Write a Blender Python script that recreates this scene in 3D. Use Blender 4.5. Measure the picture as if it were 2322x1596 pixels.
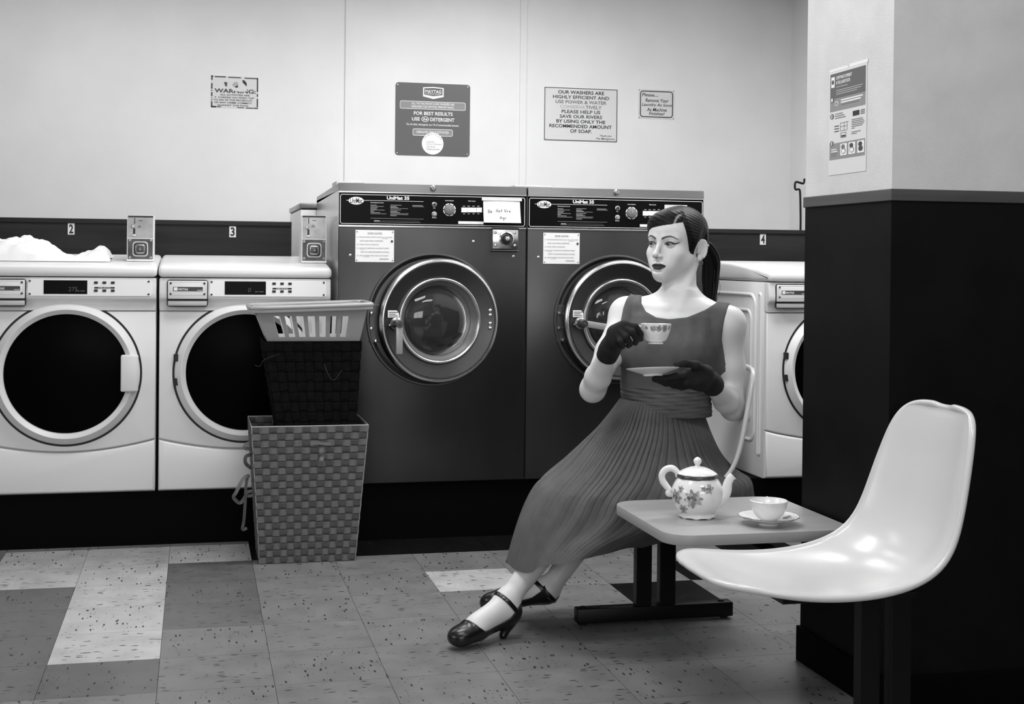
import bpy, bmesh, math, random
import numpy as np
from mathutils import Vector, Matrix
for _o in list(bpy.data.objects): bpy.data.objects.remove(_o)
SC = bpy.context.scene
COL = SC.collection
R = math.radians
random.seed(7); RNG = np.random.default_rng(7)

# ------------------------------------------------------------------ camera (photo taken as 2322 x 1596)
FPX, PCX, PCY, CAMH = 3056.85, 1161.0, 621.86, 1.1382
_y, _p, _r = R(13.2028), R(.56865), R(.57425)
_F = Vector((math.sin(_y)*math.cos(_p), math.cos(_y)*math.cos(_p), -math.sin(_p)))
_r0 = Vector((math.cos(_y), -math.sin(_y), 0)); _u0 = _r0.cross(_F)
_RT = _r0*math.cos(_r)+_u0*math.sin(_r); _UP = -_r0*math.sin(_r)+_u0*math.cos(_r)
CAMP = Vector((0, 0, CAMH))
cam = bpy.data.cameras.new('camera'); camo = bpy.data.objects.new('camera', cam); COL.objects.link(camo)
camo.matrix_world = Matrix(((_RT.x, _UP.x, -_F.x, 0), (_RT.y, _UP.y, -_F.y, 0), (_RT.z, _UP.z, -_F.z, CAMH), (0, 0, 0, 1)))
cam.sensor_fit = 'HORIZONTAL'; cam.sensor_width = 36.0; cam.lens = 36.0*FPX/2322.0
cam.shift_y = -(798.0-PCY)/2322.0
cam.clip_start = .05
SC.camera = camo
def ray(x, y): return _F+_RT*((x-PCX)/FPX)-_UP*((y-PCY)/FPX)
def onY(x, y, Y): d = ray(x, y); return CAMP+d*(Y/d.y)
def onX(x, y, X): d = ray(x, y); return CAMP+d*(X/d.x)
def onZ(x, y, Z): d = ray(x, y); return CAMP+d*((Z-CAMH)/d.z)

# ------------------------------------------------------------------ world, lights, exposure
SC.view_settings.view_transform = 'Standard'; SC.view_settings.look = 'None'
SC.view_settings.gamma = 1.0; SC.view_settings.use_curve_mapping = False
SC.view_settings.exposure = 0.05
W = bpy.data.worlds.new('world'); SC.world = W; W.use_nodes = True
W.node_tree.nodes['Background'].inputs[0].default_value = (.5, .5, .5, 1)
W.node_tree.nodes['Background'].inputs[1].default_value = .1
CEIL = 2.76
# each: centre x, y, length x, length y, watts  (fluorescent troffers set in the ceiling)
FIXT = [(.55, 4.60, 1.2, .55, 27), (1.40, 6.15, 1.2, .55, 22), (2.45, 4.75, 1.2, .55, 36), (1.5, 1.5, 1.2, .55, 17), (.4, 3.0, 1.2, .55, 20), (-.6, 6.3, 1.2, .55, 8)]
for _i, (fx, fy, lx, ly, w) in enumerate(FIXT):
    L = bpy.data.lights.new('troffer_light', 'AREA'); L.shape = 'RECTANGLE'; L.size = lx; L.size_y = ly; L.energy = w
    lo = bpy.data.objects.new('troffer_light', L); COL.objects.link(lo); lo.location = (fx, fy, CEIL-.03)

# added fill lights out of view, dressed as windows: (x, y, z, facing, width, height, watts)
FILLS = [(.2, -1.97, 1.62, '+Y', 2.6, 1.1, 58), (-3.17, 2.6, 1.62, '+X', 2.4, 1.1, 32)]
for wx, wy, wz, fc, sx, sz, w in FILLS:
    if w <= 0: continue
    L = bpy.data.lights.new('window_daylight', 'AREA'); L.shape = 'RECTANGLE'; L.size = sx; L.size_y = sz; L.energy = w
    lo = bpy.data.objects.new('window_daylight', L); COL.objects.link(lo); lo.location = (wx, wy, wz)
    lo.rotation_euler = (R(90), 0, 0) if fc == '+Y' else (R(90), 0, R(-90))

# ------------------------------------------------------------------ materials
def principled(name, v, rough=.5, metal=0., spec=.5, **kw):
    m = bpy.data.materials.new(name); m.use_nodes = True
    b = m.node_tree.nodes['Principled BSDF']
    b.inputs['Base Color'].default_value = (v, v, v, 1); b.inputs['Roughness'].default_value = rough
    b.inputs['Metallic'].default_value = metal; b.inputs['Specular IOR Level'].default_value = spec
    for k, x in kw.items(): b.inputs[k.replace('_', ' ')].default_value = x
    return m
def nodes(m): return m.node_tree.nodes, m.node_tree.links, m.node_tree.nodes['Principled BSDF']
def noisy(name, v0, v1, scale=8., rough=.5, metal=0., spec=.5, stretch=(1, 1, 1), detail=4., bump=0., bscale=None, **kw):
    """colour varies between v0 and v1 with object-space noise, optional fine bump"""
    m = principled(name, v0, rough, metal, spec, **kw); N, L, b = nodes(m)
    tc = N.new('ShaderNodeTexCoord'); mp = N.new('ShaderNodeMapping'); mp.inputs['Scale'].default_value = stretch
    nz = N.new('ShaderNodeTexNoise'); nz.inputs['Scale'].default_value = scale; nz.inputs['Detail'].default_value = detail
    mr = N.new('ShaderNodeMapRange'); mr.inputs['From Min'].default_value = .3; mr.inputs['From Max'].default_value = .7
    mr.inputs['To Min'].default_value = v0; mr.inputs['To Max'].default_value = v1
    L.new(tc.outputs['Object'], mp.inputs['Vector']); L.new(mp.outputs['Vector'], nz.inputs['Vector'])
    L.new(nz.outputs['Fac'], mr.inputs['Value']); L.new(mr.outputs['Result'], b.inputs['Base Color'])
    if bump:
        n2 = N.new('ShaderNodeTexNoise'); n2.inputs['Scale'].default_value = bscale or scale*6; n2.inputs['Detail'].default_value = 3
        bp = N.new('ShaderNodeBump'); bp.inputs['Strength'].default_value = bump; bp.inputs['Distance'].default_value = .003
        L.new(mp.outputs['Vector'], n2.inputs['Vector']); L.new(n2.outputs['Fac'], bp.inputs['Height']); L.new(bp.outputs['Normal'], b.inputs['Normal'])
    return m
M = {}
M['wall'] = noisy('wall_paint', .78, .84, 3., .6, bump=.12, bscale=220)
M['pillar_wall'] = noisy('pillar_paint', .60, .68, 9., .55, bump=.3, bscale=160)
M['ceiling'] = principled('ceiling_paint', .5, .8)
M['pillar_dark'] = noisy('pillar_dark_paint', .0035, .006, 7., .55, spec=.1, bump=.08, bscale=90)
M['ledge'] = noisy('ledge_paint', .014, .026, 9., .5, spec=.2, stretch=(.25, 1, 3), bump=.15, bscale=60)
M['trim_dark'] = noisy('trim_paint', .05, .075, 14., .45, stretch=(.2, .2, 4))
M['black'] = principled('black_plinth', .002, .7, spec=.05)
M['black_metal'] = principled('black_metal', .005, .4, spec=.25)
M['enamel'] = principled('white_enamel', .74, .28)
M['enamel_trim'] = principled('white_plastic', .70, .35)
M['enamel_grey'] = principled('grey_white_plastic', .48, .35)
M['panel_white'] = principled('panel_white', .86, .35)
M['rubber'] = principled('black_rubber', .008, .6)
M['black_glass'] = principled('black_glass', .0015, .30, spec=.02)
M['display'] = principled('display_black', .002, .3, spec=.08)
M['segment'] = principled('display_segment', .10, .4)
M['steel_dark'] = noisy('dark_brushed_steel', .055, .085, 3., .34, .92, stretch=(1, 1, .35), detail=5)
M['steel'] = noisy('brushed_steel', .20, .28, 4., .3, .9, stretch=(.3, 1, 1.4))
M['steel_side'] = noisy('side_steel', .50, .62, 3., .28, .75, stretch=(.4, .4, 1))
M['chrome'] = principled('chrome', .66, .24, 1.)
M['ring_metal'] = noisy('door_ring_metal', .075, .11, 5., .36, .95)
M['ring_inner'] = principled('bezel_grey', .16, .35, .3)
M['collar_metal'] = principled('collar_metal', .12, .35, .6)
M['bolt'] = principled('bolt_metal', .7, .25, 1.)
M['glass'] = principled('door_glass', .16, .03, 0., .5, Transmission_Weight=.85)
M['drum'] = principled('drum_dark', .012, .4, .3)
M['lever'] = principled('lever_grey', .42, .4, .4)
M['print_black'] = principled('print_black', .012, .5)
M['print_dark'] = principled('print_dark_grey', .045, .5)
M['print_grey'] = principled('print_grey', .17, .5)
M['print_pale'] = principled('print_pale', .42, .5)
M['print_white'] = principled('print_white', .86, .5)
M['paper'] = principled('white_paper', .84, .6)
M['sign_white'] = principled('sign_white', .70, .5)
M['sign_grey'] = principled('sign_grey', .11, .3)
M['sign_grey2'] = principled('sign_mid_grey', .26, .35)
M['console'] = principled('console_black', .003, .35, spec=.1)
M['meter'] = noisy('meter_grey_paint', .28, .40, 20., .45, .3)
M['meter_dark'] = noisy('meter_dark_metal', .05, .10, 24., .35, .6)
M['meter_edge'] = principled('meter_white_edge', .68, .4)
M['plate'] = noisy('plate_grey', .70, .82, 20., .4)
M['mark_black'] = principled('marker_black', .01, .6)
def tile_mat(name, base, spot, spotfac, spec=.42):
    m = principled(name, base, .32, spec=spec); N, L, b = nodes(m)
    tc = N.new('ShaderNodeTexCoord'); oi = N.new('ShaderNodeObjectInfo')
    sc = N.new('ShaderNodeVectorMath'); sc.operation = 'SCALE'; sc.inputs[3].default_value = 17.
    cb = N.new('ShaderNodeCombineXYZ'); L.new(oi.outputs['Random'], cb.inputs[0]); L.new(oi.outputs['Random'], cb.inputs[1])
    L.new(cb.outputs[0], sc.inputs[0])
    ad = N.new('ShaderNodeVectorMath'); ad.operation = 'ADD'; L.new(tc.outputs['Object'], ad.inputs[0]); L.new(sc.outputs[0], ad.inputs[1])
    def spots(scale, sx, thr, keep):
        mp = N.new('ShaderNodeMapping'); mp.inputs['Scale'].default_value = (sx, 1, 0); L.new(ad.outputs[0], mp.inputs['Vector'])
        v = N.new('ShaderNodeTexVoronoi'); v.inputs['Scale'].default_value = scale; L.new(mp.outputs[0], v.inputs['Vector'])
        lt = N.new('ShaderNodeMapRange'); lt.inputs['From Min'].default_value = thr; lt.inputs['From Max'].default_value = thr*.75
        L.new(v.outputs['Distance'], lt.inputs['Value'])
        sp = N.new('ShaderNodeSeparateColor'); L.new(v.outputs['Color'], sp.inputs[0])
        gt = N.new('ShaderNodeMath'); gt.operation = 'GREATER_THAN'; gt.inputs[1].default_value = keep; L.new(sp.outputs[0], gt.inputs[0])
        mu = N.new('ShaderNodeMath'); mu.operation = 'MULTIPLY'; L.new(lt.outputs[0], mu.inputs[0]); L.new(gt.outputs[0], mu.inputs[1])
        return mu
    s1 = spots(72., .28, .25, .50); s2 = spots(150., .3, .24, .80)
    mx = N.new('ShaderNodeMath'); mx.operation = 'MAXIMUM'; L.new(s1.outputs[0], mx.inputs[0]); L.new(s2.outputs[0], mx.inputs[1])
    nz = N.new('ShaderNodeTexNoise'); nz.inputs['Scale'].default_value = 9; nz.inputs['Detail'].default_value = 6; L.new(ad.outputs[0], nz.inputs['Vector'])
    mr = N.new('ShaderNodeMapRange'); mr.inputs['From Min'].default_value = .3; mr.inputs['From Max'].default_value = .7
    mr.inputs['To Min'].default_value = base*.86; mr.inputs['To Max'].default_value = base*1.12; L.new(nz.outputs['Fac'], mr.inputs['Value'])
    mix = N.new('ShaderNodeMix'); mix.data_type = 'FLOAT'; mul = N.new('ShaderNodeMath'); mul.operation = 'MULTIPLY'; mul.inputs[1].default_value = spotfac
    L.new(mx.outputs[0], mul.inputs[0]); L.new(mul.outputs[0], mix.inputs[0]); L.new(mr.outputs[0], mix.inputs[2]); mix.inputs[3].default_value = spot
    L.new(mix.outputs[0], b.inputs['Base Color'])
    rr = N.new('ShaderNodeMapRange'); rr.inputs['To Min'].default_value = .24; rr.inputs['To Max'].default_value = .42; L.new(nz.outputs['Fac'], rr.inputs['Value']); L.new(rr.outputs[0], b.inputs['Roughness'])
    return m
M['tile_grey'] = tile_mat('tile_grey', .17, .012, .95)
M['tile_mid'] = tile_mat('tile_dark_grey', .115, .01, .9)
M['tile_light'] = tile_mat('tile_light', .44, .012, .98)
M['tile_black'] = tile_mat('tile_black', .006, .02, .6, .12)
M['grout'] = principled('floor_slab', .035, .8)

# ------------------------------------------------------------------ mesh building helpers
class MB:
    """collects shapes in world coordinates and links them as one mesh object"""
    def __init__(s): s.bm = bmesh.new()
    def _new(s, fn):
        t = bmesh.new(); fn(t); me = bpy.data.meshes.new('tmp'); t.to_mesh(me); t.free(); s.bm.from_mesh(me); bpy.data.meshes.remove(me); return s
    def box(s, x0, x1, y0, y1, z0, z1, bev=0., seg=2, mat=None):
        def f(t):
            bmesh.ops.create_cube(t, size=1.0)
            for v in t.verts: v.co = Vector((x0+(v.co.x+.5)*(x1-x0), y0+(v.co.y+.5)*(y1-y0), z0+(v.co.z+.5)*(z1-z0)))
            if bev: bmesh.ops.bevel(t, geom=t.edges[:], offset=bev, segments=seg, affect='EDGES', profile=.5)
            if mat is not None: t.transform(mat)
        return s._new(f)
    def prism(s, pts, a, b, axis='Y', bev=0., seg=2):
        """polygon pts (2d) extruded from a to b along axis (Y: pts are x,z; Z: x,y; X: y,z)"""
        def mk(p, w): return {'Y': (p[0], w, p[1]), 'Z': (p[0], p[1], w), 'X': (w, p[0], p[1])}[axis]
        def f(t):
            A = [t.verts.new(mk(p, a)) for p in pts]; B = [t.verts.new(mk(p, b)) for p in pts]
            t.faces.new(A); t.faces.new(B[::-1]); n = len(pts)
            for i in range(n): t.faces.new((A[i], B[i], B[(i+1) % n], A[(i+1) % n]))
            bmesh.ops.recalc_face_normals(t, faces=t.faces[:])
            if bev:
                ed = [e for e in t.edges if abs((e.verts[0].co-e.verts[1].co).normalized()['XYZ'.index(axis)]) < .5]
                bmesh.ops.bevel(t, geom=ed, offset=bev, segments=seg, affect='EDGES', profile=.5)
        return s._new(f)
    def lathe(s, prof, c, axis='Y', n=48, closed=False, mat=None):
        """profile (r, h) revolved about an axis through c; Y: h along +Y, Z: h along +Z"""
        def f(t):
            rings = []
            for r, h in prof:
                ring = []
                for k in range(n):
                    a = 2*math.pi*k/n
                    if axis == 'Y': p = (c[0]+r*math.cos(a), c[1]+h, c[2]+r*math.sin(a))
                    elif axis == 'Z': p = (c[0]+r*math.cos(a), c[1]+r*math.sin(a), c[2]+h)
                    else: p = (c[0]+h, c[1]+r*math.cos(a), c[2]+r*math.sin(a))
                    ring.append(t.verts.new(p))
                rings.append(ring)
            m = len(rings)
            for i in range(m if closed else m-1):
                A, B = rings[i], rings[(i+1) % m]
                for k in range(n): t.faces.new((A[k], A[(k+1) % n], B[(k+1) % n], B[k]))
            bmesh.ops.remove_doubles(t, verts=t.verts[:], dist=1e-6)
            bmesh.ops.recalc_face_normals(t, faces=t.faces[:])
            if mat is not None: t.transform(mat)
        return s._new(f)
    def tube(s, path, r, n=10, cap=True, closed=False):
        path = [Vector(p) for p in path]
        rr = r if hasattr(r, '__len__') else [r]*len(path)
        def f(t):
            rings = []; m = len(path); ref = None
            for i, p in enumerate(path):
                if closed: d = (path[(i+1) % m]-path[i-1])
                else: d = path[min(i+1, m-1)]-path[max(i-1, 0)]
                d = d.normalized()
                if ref is None: ref = d.orthogonal().normalized()
                ref = (ref-d*ref.dot(d)).normalized(); o = d.cross(ref)
                rings.append([t.verts.new(p+(ref*math.cos(2*math.pi*k/n)+o*math.sin(2*math.pi*k/n))*rr[i]) for k in range(n)])
            for i in range(m if closed else m-1):
                A, B = rings[i], rings[(i+1) % m]
                for k in range(n): t.faces.new((A[k], A[(k+1) % n], B[(k+1) % n], B[k]))
            if cap and not closed: t.faces.new(rings[0][::-1]); t.faces.new(rings[-1])
            bmesh.ops.recalc_face_normals(t, faces=t.faces[:])
        return s._new(f)
    def strip(s, path, nrm, w, th):
        """flat strap: path centre points, nrm outward normals, width direction = tangent x normal"""
        path = [Vector(p) for p in path]; nrm = [Vector(q).normalized() for q in nrm]
        def f(t):
            rings = []; m = len(path)
            for i, p in enumerate(path):
                d = (path[min(i+1, m-1)]-path[max(i-1, 0)]).normalized(); q = (nrm[i]-d*nrm[i].dot(d)).normalized(); b = d.cross(q)
                rings.append([t.verts.new(p+b*(sx*w/2)+q*(sy*th/2)) for sx, sy in ((-1, -1), (1, -1), (1, 1), (-1, 1))])
            for i in range(m-1):
                A, B = rings[i], rings[i+1]
                for k in range(4): t.faces.new((A[k], A[(k+1) % 4], B[(k+1) % 4], B[k]))
            t.faces.new(rings[0][::-1]); t.faces.new(rings[-1])
            bmesh.ops.recalc_face_normals(t, faces=t.faces[:])
        return s._new(f)
    def grid(s, P, closeu=False, closev=False):
        """P[i][j] points -> quads"""
        def f(t):
            V = [[t.verts.new(p) for p in row] for row in P]; a, b = len(V), len(V[0])
            for i in range(a if closeu else a-1):
                for j in range(b if closev else b-1):
                    t.faces.new((V[i][j], V[i][(j+1) % b], V[(i+1) % a][(j+1) % b], V[(i+1) % a][j]))
        return s._new(f)
    def build(s, name, mat, parent=None, smooth=None, xf=None):
        me = bpy.data.meshes.new(name); 
        if xf is not None: s.bm.transform(xf)
        s.bm.to_mesh(me); s.bm.free()
        return link(name, me, mat, parent, smooth)
def link(name, me, mat, parent=None, smooth=None):
    o = bpy.data.objects.new(name, me); COL.objects.link(o)
    if mat is not None: me.materials.append(M[mat] if isinstance(mat, str) else mat)
    if parent is not None:
        o.parent = parent; o.matrix_parent_inverse = wm(parent).inverted()
    if smooth is not None:
        me.polygons.foreach_set('use_smooth', [True]*len(me.polygons))
        if smooth > 0:
            bm = bmesh.new(); bm.from_mesh(me); ca = math.radians(smooth)
            for e in bm.edges:
                if len(e.link_faces) == 2 and e.calc_face_angle(0) > ca: e.smooth = False
            bm.to_mesh(me); bm.free()
    return o
def wm(o):
    b = Matrix.LocRotScale(o.location, o.rotation_euler, o.scale)
    return b if o.parent is None else wm(o.parent) @ o.matrix_parent_inverse @ b
def thing(name, loc, label=None, cat=None, group=None, kind=None):
    o = bpy.data.objects.new(name, None); COL.objects.link(o); o.location = loc; o.empty_display_size = .05
    return tag(o, label, cat, group, kind)
def tag(o, label=None, cat=None, group=None, kind=None):
    if label: o['label'] = label
    if cat: o['category'] = cat
    if group: o['group'] = group
    if kind: o['kind'] = kind
    return o
def copy_tree(o, parent=None):
    c = o.copy(); COL.objects.link(c); c.parent = parent
    for ch in [x for x in bpy.data.objects if x.parent == o]: copy_tree(ch, c)
    return c
def rrect(x0, z0, x1, z1, r, n=5):
    pts = []
    for cx, cz, a0 in ((x1-r, z1-r, 0), (x0+r, z1-r, 90), (x0+r, z0+r, 180), (x1-r, z0+r, 270)):
        for k in range(n+1):
            a = R(a0+90*k/n); pts.append((cx+r*math.cos(a), cz+r*math.sin(a)))
    return pts
def frame(mb, x0, z0, x1, z1, r, w, ya, yb):
    """rounded rectangular outline of width w in the XZ plane, from ya to yb"""
    A = rrect(x0, z0, x1, z1, r); B = rrect(x0+w, z0+w, x1-w, z1-w, max(r-w, .0005))
    def f(t):
        n = len(A); V = [[t.verts.new((p[0], y, p[1])) for p in L] for L, y in ((A, ya), (B, ya), (B, yb), (A, yb))]
        for i in range(4):
            for k in range(n): t.faces.new((V[i][k], V[i][(k+1) % n], V[(i+1) % 4][(k+1) % n], V[(i+1) % 4][k]))
        bmesh.ops.recalc_face_normals(t, faces=t.faces[:])
    mb._new(f)
_TXT = {}
def text_verts(s, bold=0., shear=0.):
    key = (s, bold, shear)
    if key not in _TXT:
        c = bpy.data.curves.new('txt', 'FONT'); c.body = s; c.offset = bold; c.shear = shear; c.resolution_u = 3; c.fill_mode = 'FRONT'
        o = bpy.data.objects.new('txt', c); me = bpy.data.meshes.new_from_object(o)
        v = [tuple(p.co) for p in me.vertices]; fc = [tuple(p.vertices) for p in me.polygons]
        bpy.data.objects.remove(o); bpy.data.curves.remove(c); bpy.data.meshes.remove(me)
        _TXT[key] = (v, fc)
    return _TXT[key]
def lettering(parent, s, x0, z0, x1, z1, mat='print_black', bold=0., shear=0., O=(0, 0, 0), U=(1, 0, 0), V=(0, 0, 1), name='lettering', capfit=None):
    """flat printed text fitted into the box u x0..x1, v z0..z1 on the plane O + u*U + v*V"""
    v, fc = text_verts(s, bold, shear)
    xs = [p[0] for p in v]; ys = [p[1] for p in v]; a0, a1, b0, b1 = min(xs), max(xs), min(ys), max(ys)
    if capfit: b0, b1 = capfit
    O, U, V = Vector(O), Vector(U), Vector(V)
    P = [O+U*(x0+(p[0]-a0)/(a1-a0)*(x1-x0))+V*(z0+(p[1]-b0)/(b1-b0)*(z1-z0)) for p in v]
    me = bpy.data.meshes.new(name); me.from_pydata(P, [], fc)
    return link(name, me, mat, parent)
def smoothstep(a, b, x):
    t = np.clip((x-a)/(b-a), 0, 1); return t*t*(3-2*t)
def catmull(pts, n):
    P = [np.array(p, float) for p in pts]; P = [2*P[0]-P[1]]+P+[2*P[-1]-P[-2]]; out = []
    m = len(P)-3
    for k in range(n):
        t = k/(n-1)*m; i = min(int(t), m-1); u = t-i; a, b, c, d = P[i:i+4]
        out.append(.5*((2*b)+(-a+c)*u+(2*a-5*b+4*c-d)*u*u+(-a+3*b-3*c+d)*u**3))
    return out
# ================================================================== the room
XL, XR, YF, YB = -3.2, 3.42, -2.0, 7.4
def struct(o): o['kind'] = 'structure'; return o
floor = struct(MB().box(XL-.1, XR+.1, YF-.1, YB+.1, -.12, -.004).build('floor', 'grout'))
struct(MB().box(XL-.1, XR+.1, YB, YB+.1, 0, CEIL).build('wall_back', 'wall'))
struct(MB().box(XL-.1, XL, YF, YB, 0, CEIL).build('wall_left', 'wall'))
struct(MB().box(XR, XR+.1, YF, YB, 0, CEIL).build('wall_right', 'wall'))
struct(MB().box(XL-.1, XR+.1, YF-.1, YF, 0, CEIL).build('wall_front', 'wall'))
struct(MB().box(XL-.1, XR+.1, YF-.1, YB+.1, CEIL, CEIL+.1).build('ceiling', 'ceiling'))
for nm, a_ in (('wall_left_dado', (XL, XL+.012, YF, 6.3)), ('wall_right_dado', (XR-.012, XR, YF, 3.08)), ('wall_front_dado', (XL, XR, YF, YF+.012))):
    struct(MB().box(*a_, 0, 1.31).build(nm, 'pillar_dark'))
# ceiling light fittings: white pan around a diffuser
M['diffuser'] = principled('diffuser', .8, .5, Emission_Strength=1.5); nodes(M['diffuser'])[2].inputs['Emission Color'].default_value = (1, 1, 1, 1)
for i, (fx, fy, lx, ly, w) in enumerate(FIXT):
    t = thing('ceiling_light', (fx, fy, CEIL), 'recessed rectangular fluorescent ceiling light with white frame', 'ceiling light', 'fluorescent lights in the ceiling')
    mb = MB()
    for a in ((fx-lx/2-.04, fx+lx/2+.04, fy-ly/2-.04, fy-ly/2), (fx-lx/2-.04, fx+lx/2+.04, fy+ly/2, fy+ly/2+.04), (fx-lx/2-.04, fx-lx/2, fy-ly/2, fy+ly/2), (fx+lx/2, fx+lx/2+.04, fy-ly/2, fy+ly/2)):
        mb.box(*a, CEIL-.03, CEIL+.002)
    mb.build('frame', 'ceiling', t)
    MB().box(fx-lx/2, fx+lx/2, fy-ly/2, fy+ly/2, CEIL-.012, CEIL+.002).build('diffuser', 'diffuser', t)
# made-up frames out of view, one around each added fill light
for n, (wx, wy, wz, fc, sx, sz, w) in enumerate(FILLS):
    mb = MB()
    for a, b, c, d in ((-sx/2-.06, sx/2+.06, sz/2, sz/2+.06), (-sx/2-.06, sx/2+.06, -sz/2-.06, -sz/2), (-sx/2-.06, -sx/2, -sz/2, sz/2), (sx/2, sx/2+.06, -sz/2, sz/2), (-.02, .02, -sz/2, sz/2)):
        if fc == '+Y': mb.box(wx+a, wx+b, YF, YF+.05, wz+c, wz+d)
        else: mb.box(XL, XL+.05, wy+a, wy+b, wz+c, wz+d)
    struct(mb.build('window_%d' % (n+1), 'trim_dark'))
# vertical joint battens on the back wall
for n, (px, w) in enumerate(((790, .045), (1185, .04))):
    x = onY(px, 300, YB).x
    struct(MB().box(x-w/2, x+w/2, YB-.010, YB+.002, 1.0, CEIL, .004).build('trim_%d' % (n+1), 'wall'))
# floor tiles, one foot square, butt jointed
TX, TY, TS = -.0909, 5.1576, .3048
tm = {}
for k in ('tile_grey', 'tile_mid', 'tile_light', 'tile_black'):
    bm = bmesh.new(); bmesh.ops.create_cube(bm, size=1.0)
    for v in bm.verts: v.co = Vector((v.co.x*(TS-.0013), v.co.y*(TS-.0013), v.co.z*.005))
    me = bpy.data.meshes.new('tile'); bm.to_mesh(me); bm.free(); me.materials.append(M[k]); tm[k] = me
LIGHT = {(-1, -1), (-1, 0), (-1, 1), (-1, 2), (-1, 3), (-2, -1), (-2, 0), (0, -1), (3, 1), (-4, 2), (-5, 1), (-6, 5), (2, 7), (-3, 6), (5, 8)}
MID = {(-2, 1), (-2, 2), (-2, 3), (-2, 4), (-1, 4), (0, 0), (0, 1), (0, 2), (-3, 1), (-3, 2), (1, 6), (-5, 4)}
for i in range(-8, 9):
    for j in range(-2, 14):
        k = 'tile_grey'
        if (i, j) in LIGHT: k = 'tile_light'
        elif (i, j) in MID: k = 'tile_mid'
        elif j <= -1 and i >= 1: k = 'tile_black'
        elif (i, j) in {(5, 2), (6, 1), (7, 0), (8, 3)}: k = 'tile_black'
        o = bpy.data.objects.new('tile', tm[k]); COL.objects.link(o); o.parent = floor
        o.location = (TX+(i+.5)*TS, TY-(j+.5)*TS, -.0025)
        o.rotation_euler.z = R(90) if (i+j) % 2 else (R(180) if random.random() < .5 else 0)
# half-height service partition behind the washers (its dark face and cap rail) and the plinths
YP = 6.30; ZP = 1.308
px_end = onY(661, 540, YP).x
for name, x0, x1 in (('wall_partition', XL, px_end), ('wall_partition_end', 2.02, XR)):
    o = MB().box(x0, x1, YP, YP+.10, 0, ZP-.022, 0).build(name, 'ledge'); struct(o)
    struct(MB().box(x0, x1, YP-.012, YP+.112, ZP-.022, ZP, .004).build('trim_cap_rail' if x0 < 0 else 'trim_cap_rail_end', 'ledge'))
YW = 5.50; YU = 5.42; ZW = .215
pl = struct(MB().box(XL, .535, YW+.012, YP, 0, ZW-.004).build('trim_plinth_left', 'black'))
pl = struct(MB().box(.540, 2.12, YU+.02, YP+.1, 0, .232).build('trim_plinth_middle', 'black'))
pl = struct(MB().box(2.30, XR, 5.42, YP, 0, ZW-.004).build('trim_plinth_right', 'black'))
# pillar: wall end with white upper part, chair-rail trim and dark dado
PX, PY0, PY1 = 1.700, 3.08, 3.571
pil = struct(MB().box(PX, XR, PY0, PY1, 1.328, CEIL).build('wall_pillar', 'pillar_wall'))
struct(MB().box(PX-.001, XR, PY0-.001, PY1, 0, 1.300).build('wall_pillar_dado', 'pillar_dark'))
struct(MB().box(PX-.007, XR, PY0-.007, PY1+.003, 1.299, 1.329, .002).build('trim_pillar_rail', 'trim_dark'))
struct(MB().box(PX-.012, XR, PY0-.012, PY1+.006, 0, .10, .003).build('baseboard_pillar', 'black'))
# wire hook standing on the partition
hp = [onY(x, y, YP+.05) for x, y in ((1824, 405), (1823.5, 412), (1821, 416), (1813, 414), (1806, 412.5), (1803, 415), (1802.5, 425), (1805, 430), (1811, 429), (1814, 434), (1815, 460), (1815.5, 500))]
hp.append(Vector((hp[-1].x, hp[-1].y, ZP-.03)))
tag(MB().tube(catmull(hp, 40), .0055, 8).build('wire_hook', 'black_metal', None, 60), 'bent black wire hook sticking up behind the dark partition', 'hook')

# ------------------------------------------------------------------ number plates on the partition
NPL = {'2': 'above the crumpled sheet', '3': 'between the two coin boxes', '4': 'right of the seated woman, on the far dark partition'}
def plate(d, x0, y0, x1, y1):
    a = onY(x0, y0, YP); b = onY(x1, y1, YP); t = thing('number_plate', (a.x, YP, b.z), 'white number plate %s' % NPL[d], 'number plate', 'washer number plates')
    MB().box(a.x, b.x, YP-.003, YP+.001, b.z, a.z).build('plate', 'plate', t)
    w = b.x-a.x; h = a.z-b.z
    lettering(t, d, a.x+.18*w, b.z+.1*h, b.x-.18*w, a.z-.1*h, bold=.03, O=(0, YP-.0037, 0), name='number')
plate('2', 154, 506, 169, 532); plate('3', 520, 513, 535, 538); plate('4', 1723, 530, 1736, 555)

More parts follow.
